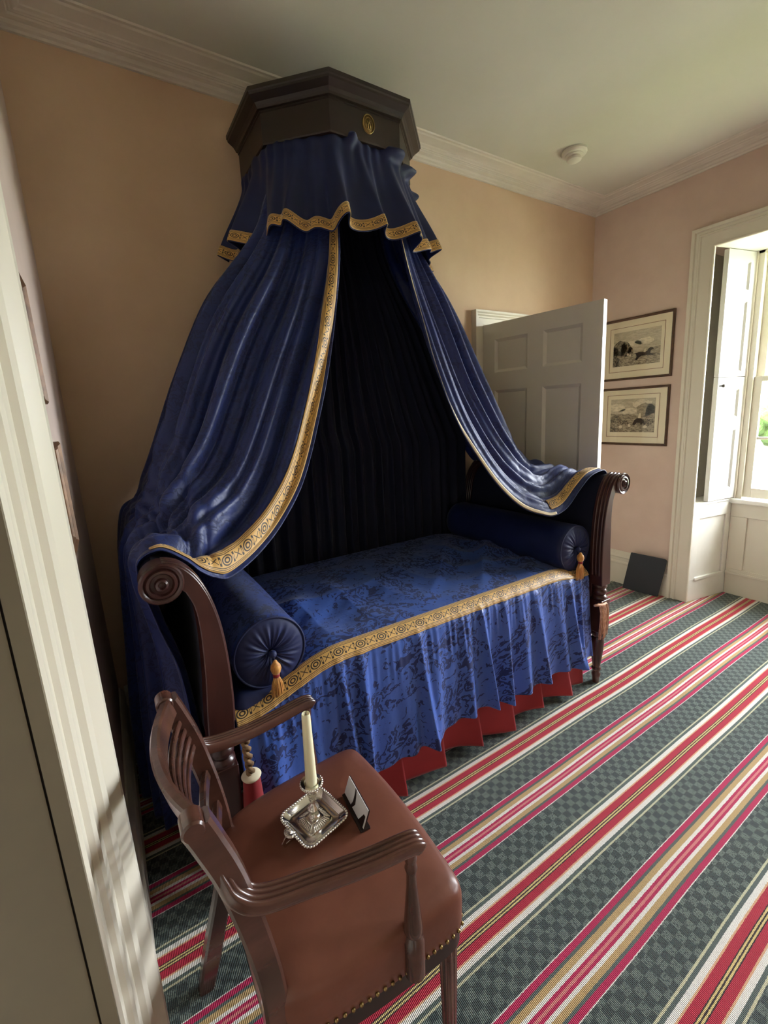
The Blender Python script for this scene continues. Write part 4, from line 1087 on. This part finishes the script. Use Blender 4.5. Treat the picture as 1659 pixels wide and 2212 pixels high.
# ------------------------------------------------------------------ armchair
YC = -1.410
ch = empty('armchair', (.45, YC, 0))
stile_c = [(.172, .222, .0), (.205, .208, .15), (.245, .196, .32), (.258, .190, .45), (.246, .186, .58), (.214, .181, .74), (.186, .178, .83), (.172, .176, .868)]
sp_ = cr(stile_c, 40)
def stile_x(z):
    return float(np.interp(z, sp_[:, 2], sp_[:, 0])), float(np.interp(z, sp_[:, 2], sp_[:, 1]))
for s in (1, -1):
    path = [(x, YC+s*dy, z) for x, dy, z in sp_]
    sc_ = [1.0+.12*abs(z-.4)/.5-(.0 if z > .1 else (.1-z)*2) for x, dy, z in sp_]
    v, f = sweep(path, rectp(.021, .0155, .005), (0, 1, 0), scale=sc_)
    o = MB().add(v, f).obj('rear_leg', M_chair, ch, auto=.5)
    # rolled top end of the stile
    x, dy, z = sp_[-1]
    v, f = lathe([(0, -.020), (.015, -.0195), (.018, -.016), (.018, .016), (.015, .0195), (0, .020)], 24, 'y', (x-.004, YC+s*dy, z)); MB().add(v, f).obj('scroll_top', M_chair, ch, auto=.7)
def bow_rail(name, z, h, th, bow, reeds=0, tilt=.24, up=None):
    x, dy = stile_x(z); path = []
    for t in np.linspace(-1, 1, 33): path.append((x-bow*(1-t*t)+.002, YC+t*(dy-.008), z-.004*(1-t*t)))
    a = rectp(th/2, h/2, min(th, h)*.22)
    v, f = sweep(path, a, (-tilt, 0, 1)); b = MB().add(v, f)
    if reeds:
        for k in range(reeds):
            zz = (k-(reeds-1)/2)*h/reeds; pp = [(p[0]+th/2*.95-tilt*zz, p[1], p[2]+zz) for p in path]
            v, f = sweep(pp, circ(h/reeds*.45, 6), (0, 0, 1)); b.add(v, f)
    return b.obj(name, M_chair, ch, auto=.5)
bow_rail('crest_rail', .858, .048, .019, .038)
for z in (.814, .790, .766, .742): bow_rail('back_slat', z, .014, .010, .036)
bow_rail('mid_rail', .655, .026, .015, .030)
bow_rail('lower_rail', .560, .030, .015, .026)
for t in (-.5, .5, 0):
    xa, da = stile_x(.64); xb, db = stile_x(.575)
    b = MB(); v, f = sweep([(xa-.03*(1-t*t), YC+t*da, .645), ((xa+xb)/2-.030*(1-t*t), YC+t*da, .61), (xb-.026*(1-t*t), YC+t*db, .573)], rectp(.006, .011, .002), (0, 1, 0)); b.add(v, f)
    b.obj('back_block', M_chair, ch, auto=.5)
# arms
armc = cr([(.203, .180, .785), (.208, .187, .755), (.222, .197, .722), (.255, .206, .700), (.335, .216, .686), (.43, .234, .680), (.50, .246, .680), (.528, .250, .677), (.540, .251, .668)], 44)
reed = [(-.017, -.006), (-.014, -.013), (.014, -.013), (.017, -.006), (.017, .005)]
for k in range(4):
    c0 = .017-.0085*k-.00425
    for a in np.linspace(0, PI, 6)[0 if k == 0 else 1:]: reed.append((c0+.00405*math.cos(a), .006+.0045*math.sin(a)))
for s in (1, -1):
    path = [(x, YC+s*dy, z) for x, dy, z in armc]
    sc_ = [.82, .86, .9, .94, .98, 1.02, 1.06]+[1.1]*33+[1.1, 1.08, .98, .6]
    v, f = sweep(path, reed, (0, 0, 1), scale=sc_); MB().add(v, f).obj('arm', M_chair, ch, auto=.9)
    v, f = lathe([(0, .375), (.021, .375), (.021, .455), (.017, .462), (.014, .468), (.019, .476), (.0185, .490), (.015, .53), (.0105, .58), (.0095, .61), (.0125, .622), (.0095, .630), (.012, .640), (.013, .668), (0, .670)], 24, 'z', (.520, YC+s*.247, 0))
    MB().add(v, f).obj('arm_post', M_chair, ch, auto=.8)
    v, f = lathe([(0, 0), (.010, 0), (.0125, .01), (.0135, .06), (.018, .28), (.0195, .325), (.015, .333), (.021, .340), (.021, .350), (.016, .358), (.023, .366), (.023, .395), (0, .396)], 24, 'z', (.632, YC+s*.215, 0))
    b = MB().add(v, f)
    for k in range(10):
        a = 2*PI*k/10; v2, f2 = sweep([(.632+r_*math.cos(a), YC+s*.215+r_*math.sin(a), z) for r_, z in ((.0125, .02), (.0175, .28), (.018, .315))], circ(.0028, 5), (0, 1, 0)); b.add(v2, f2)
    b.obj('front_leg', M_chair, ch, auto=.8)
# seat
half = [(.243, .0), (.243, .10), (.246, .165), (.262, .198), (.30, .218), (.37, .232), (.45, .241), (.55, .247), (.615, .249), (.645, .243), (.660, .222), (.668, .15), (.673, .07), (.674, 0)]
hs = cr(half, 60)
outl = [(x, dy) for x, dy in hs]+[(x, -dy) for x, dy in hs[1:-1][::-1]]
cxs = .46
rings = [(.375, .985), (.378, 1.0), (.40, 1.004), (.435, 1.006), (.458, 1.003), (.470, .992), (.478, .965), (.484, .91), (.488, .80), (.493, .64), (.496, .45), (.4975, .22), (.498, .04)]
v = []; f = []; n = len(outl)
for z, k in rings:
    for x, dy in outl: v.append((cxs+(x-cxs)*k, YC+dy*k, z))
for i in range(len(rings)-1):
    for k in range(n): k2 = (k+1) % n; f.append((i*n+k, i*n+k2, (i+1)*n+k2, (i+1)*n+k))
f.append(tuple(range(n))[::-1]); f.append(tuple((len(rings)-1)*n+k for k in range(n)))
MB().add(v, f).obj('seat', M_leather, ch, auto=.9)
v = []; f = []
for z, k in ((.335, .95), (.335, .985), (.376, .985), (.376, .95)):
    for x, dy in outl: v.append((cxs+(x-cxs)*k, YC+dy*k, z))
for i in range(4):
    j = (i+1) % 4
    for k in range(n): k2 = (k+1) % n; f.append((i*n+k, i*n+k2, j*n+k2, j*n+k))
MB().add(v, f).obj('seat_rail', M_mahogd, ch, auto=.6)
b = MB(); L = np.array(outl+[outl[0]]); S_ = np.concatenate([[0], np.cumsum(np.linalg.norm(np.diff(L, axis=0), axis=1))])
for s_ in np.arange(0, S_[-1], .0165):
    x = np.interp(s_, S_, L[:, 0]); dy = np.interp(s_, S_, L[:, 1])
    if x < .28: continue
    bm = bmesh.new(); bmesh.ops.create_icosphere(bm, subdivisions=1, radius=.0048)
    bm.verts.index_update(); b.add([v_.co+Vector((cxs+(x-cxs)*1.006, YC+dy*1.006, .384)) for v_ in bm.verts], [[q.index for q in f_.verts] for f_ in bm.faces]); bm.free()
b.obj('nail_trim', M_brass, ch, True)
tag(ch, 'reddish mahogany open armchair with a brown leather seat, reeded arms and slatted back', 'armchair')

# ------------------------------------------------------------------ silver chamberstick and candle on the seat
CSX, CSY, CSZ = .447, -1.355, .4985
st = empty('chamber_candlestick', (CSX, CSY, CSZ))
RZ = Matrix.Translation((CSX, CSY, CSZ)) @ Matrix.Rotation(math.radians(13), 4, 'Z')
def rsq(h, c, n=10):
    out = []
    for q in range(4):
        a0 = q*PI/2; cx_ = (h-c)*(1 if q in (0, 3) else -1); cy_ = (h-c)*(1 if q in (0, 1) else -1)
        for k in range(n+1): a = a0+k*PI/2/n; out.append((cx_+c*math.cos(a), cy_+c*math.sin(a)))
    return out
def rsq_loft(rings, name, m, par):
    v = []; f = []; n = 0
    for h, c, z in rings:
        pts = rsq(h, min(c, h*.99)); n = len(pts); v += [(x, y, z) for x, y in pts]
    for i in range(len(rings)-1):
        for k in range(n): k2 = (k+1) % n; f.append((i*n+k, i*n+k2, (i+1)*n+k2, (i+1)*n+k))
    f.append(tuple(range(n))[::-1]); f.append(tuple((len(rings)-1)*n+k for k in range(n)))
    return MB().add(v, f, RZ).obj(name, m, par, auto=.6)
tray = rsq_loft([(.044, .016, .0), (.046, .016, .002), (.060, .020, .014), (.063, .021, .0165), (.061, .020, .0175), (.058, .019, .0165), (.050, .017, .008), (.046, .016, .006), (.034, .011, .006), (.032, .010, .0085), (.030, .009, .0085), (.018, .005, .0150), (.017, .005, .0155), (.013, .003, .0155)], 'tray', M_silver, st)
b = MB(); pts = rsq(.0625, .021, 12); P_ = np.array(pts+[pts[0]]); S_ = np.concatenate([[0], np.cumsum(np.linalg.norm(np.diff(P_, axis=0), axis=1))])
for s_ in np.arange(0, S_[-1]-.003, .0068):
    x = np.interp(s_, S_, P_[:, 0]); y = np.interp(s_, S_, P_[:, 1])
    bm = bmesh.new(); bmesh.ops.create_icosphere(bm, subdivisions=2, radius=.0036); bm.verts.index_update()
    b.add([v_.co+Vector((x, y, .0165)) for v_ in bm.verts], [[q.index for q in f_.verts] for f_ in bm.faces], RZ); bm.free()
b.obj('gadroon_rim', M_silver, st, True)
b = MB()
for q in range(4):
    R4 = RZ @ Matrix.Rotation(q*PI/2, 4, 'Z')
    for k in range(-4, 5):
        b.add(*sweep([(.030, k*.0058, .0095), (.024, k*.0046, .0125), (.018, k*.0034, .0160)], circ(.0017, 6), (0, 0, 1), scale=[1, 1, .7]), T=R4)
b.obj('fluting', M_silver, st, True)
stem = [(0, .0155), (.013, .0155), (.0135, .019), (.010, .022), (.0085, .030), (.012, .036), (.014, .040), (.012, .046), (.007, .052), (.0065, .060), (.010, .064), (.0095, .068), (.011, .074), (.015, .084), (.0165, .092), (.014, .096), (.020, .100), (.0255, .104), (.027, .108), (.0255, .112), (.018, .111), (.0145, .106), (.0142, .098), (0, .098)]
MB().add(*lathe(stem, 36), T=Matrix.Translation((CSX, CSY, CSZ))).obj('stem', M_silver, st, auto=.7)
b = MB()
for k in range(26):
    a = 2*PI*k/26; bm = bmesh.new(); bmesh.ops.create_icosphere(bm, subdivisions=2, radius=.0033); bm.verts.index_update()
    b.add([v_.co+Vector((CSX+.0255*math.cos(a), CSY+.0255*math.sin(a), CSZ+.108)) for v_ in bm.verts], [[q.index for q in f_.verts] for f_ in bm.faces]); bm.free()
b.obj('gadroon_ring', M_silver, st, True)
# thumb shell and ring handle
hd = MB()
for k in range(-4, 5):
    a = k*.30; hd.add(*sweep([(-.060, 0, .018), (-.066-.006*math.cos(a), .008*math.sin(a), .022), (-.070-.012*math.cos(a), .016*math.sin(a), .024)], circ(.003, 6), (0, 0, 1), scale=[.5, 1, 1.2]), T=RZ)
hd.obj('thumb_shell', M_silver, st, True)
b = MB().add(*sweep([(-.058, .0, .012), (-.068, .0, .020), (-.080, .0, .018), (-.088, .0, .010), (-.084, 0, .001), (-.072, 0, -.001+.002), (-.060, 0, .004)], rectp(.005, .0014, .0005), (0, 1, 0)), T=RZ)
b.obj('ring_handle', M_silver, st, auto=.6)
tag(st, 'square silver chamber candlestick with beaded rim standing on the leather chair seat', 'candlestick')
cd = empty('candle', (CSX, CSY, CSZ+.0985))
MB().add(*lathe([(0, .0985), (.0138, .0985), (.0135, .12), (.0118, .21), (.0104, .285), (.0100, .292), (.0092, .2945), (.0078, .2935), (.003, .290), (0, .290)], 32), T=Matrix.Translation((CSX, CSY, CSZ))).obj('wax', M_wax, cd, auto=.8)
MB().add(*sweep([(CSX, CSY, CSZ+.289), (CSX+.0005, CSY, CSZ+.296), (CSX+.002, CSY, CSZ+.301)], circ(.0009, 6), (0, 1, 0))).obj('wick', M_wick, cd, True)
tag(cd, 'tall ivory taper candle standing unlit in the silver candlestick', 'candle')

# card in a small black holder
co_ = empty('card_holder', (.541, -1.388, .4965))
ez = Vector((.535-.546, -1.445+1.328, 0)); Lc = ez.length; ez.normalize(); ex_ = Vector((-ez.y, ez.x, 0))    # ex_ to +x
if ex_.x < 0: ex_ = -ex_
TC = Matrix(((ex_.x, ez.x, 0, .5385), (ex_.y, ez.y, 0, -1.328), (0, 0, 1, .4965), (0, 0, 0, 1)))
MB().box(-.002, .024, 0, Lc, 0, .006, TC).obj('base', M_blackgl, co_, bev=.0015)
lean_ = Matrix.Translation((.004, 0, .005)) @ Matrix.Rotation(math.radians(20), 4, 'Y')
MB().box(.0015, .0045, .0, Lc, 0, .050, TC @ lean_).obj('back_plate', M_blackgl, co_, bev=.0008)
TL = TC @ lean_
def poly(pts, x0, x1, name, m, par):
    n = len(pts); v = [tuple(TL @ Vector((x0, y, z))) for y, z in pts]+[tuple(TL @ Vector((x1, y, z))) for y, z in pts]
    return fixn(mk(name, v, [tuple(range(n)), tuple(range(n, 2*n))[::-1]]+[(i, (i+1) % n, n+(i+1) % n, n+i) for i in range(n)], m, par))
cd_ = poly([(.001, .004), (Lc-.001, .004), (Lc-.001, .0495), (.001, .0495)], .0, .0012, 'card', M_white, co_)
poly([(.050, .004), (.060, .018), (.056, .034), (.050, .049), (.044, .049), (.047, .034), (.048, .018), (.042, .004)], -.0006, -.0001, 'dark_shape', M_blackgl, cd_)
poly([(.088, .004), (.098, .020), (.104, .030), (.112, .030), (.112, .004)], -.0006, -.0001, 'dark_shape', M_blackgl, cd_)
tag(co_, 'small white card in a low black holder beside the silver candlestick', 'card holder')
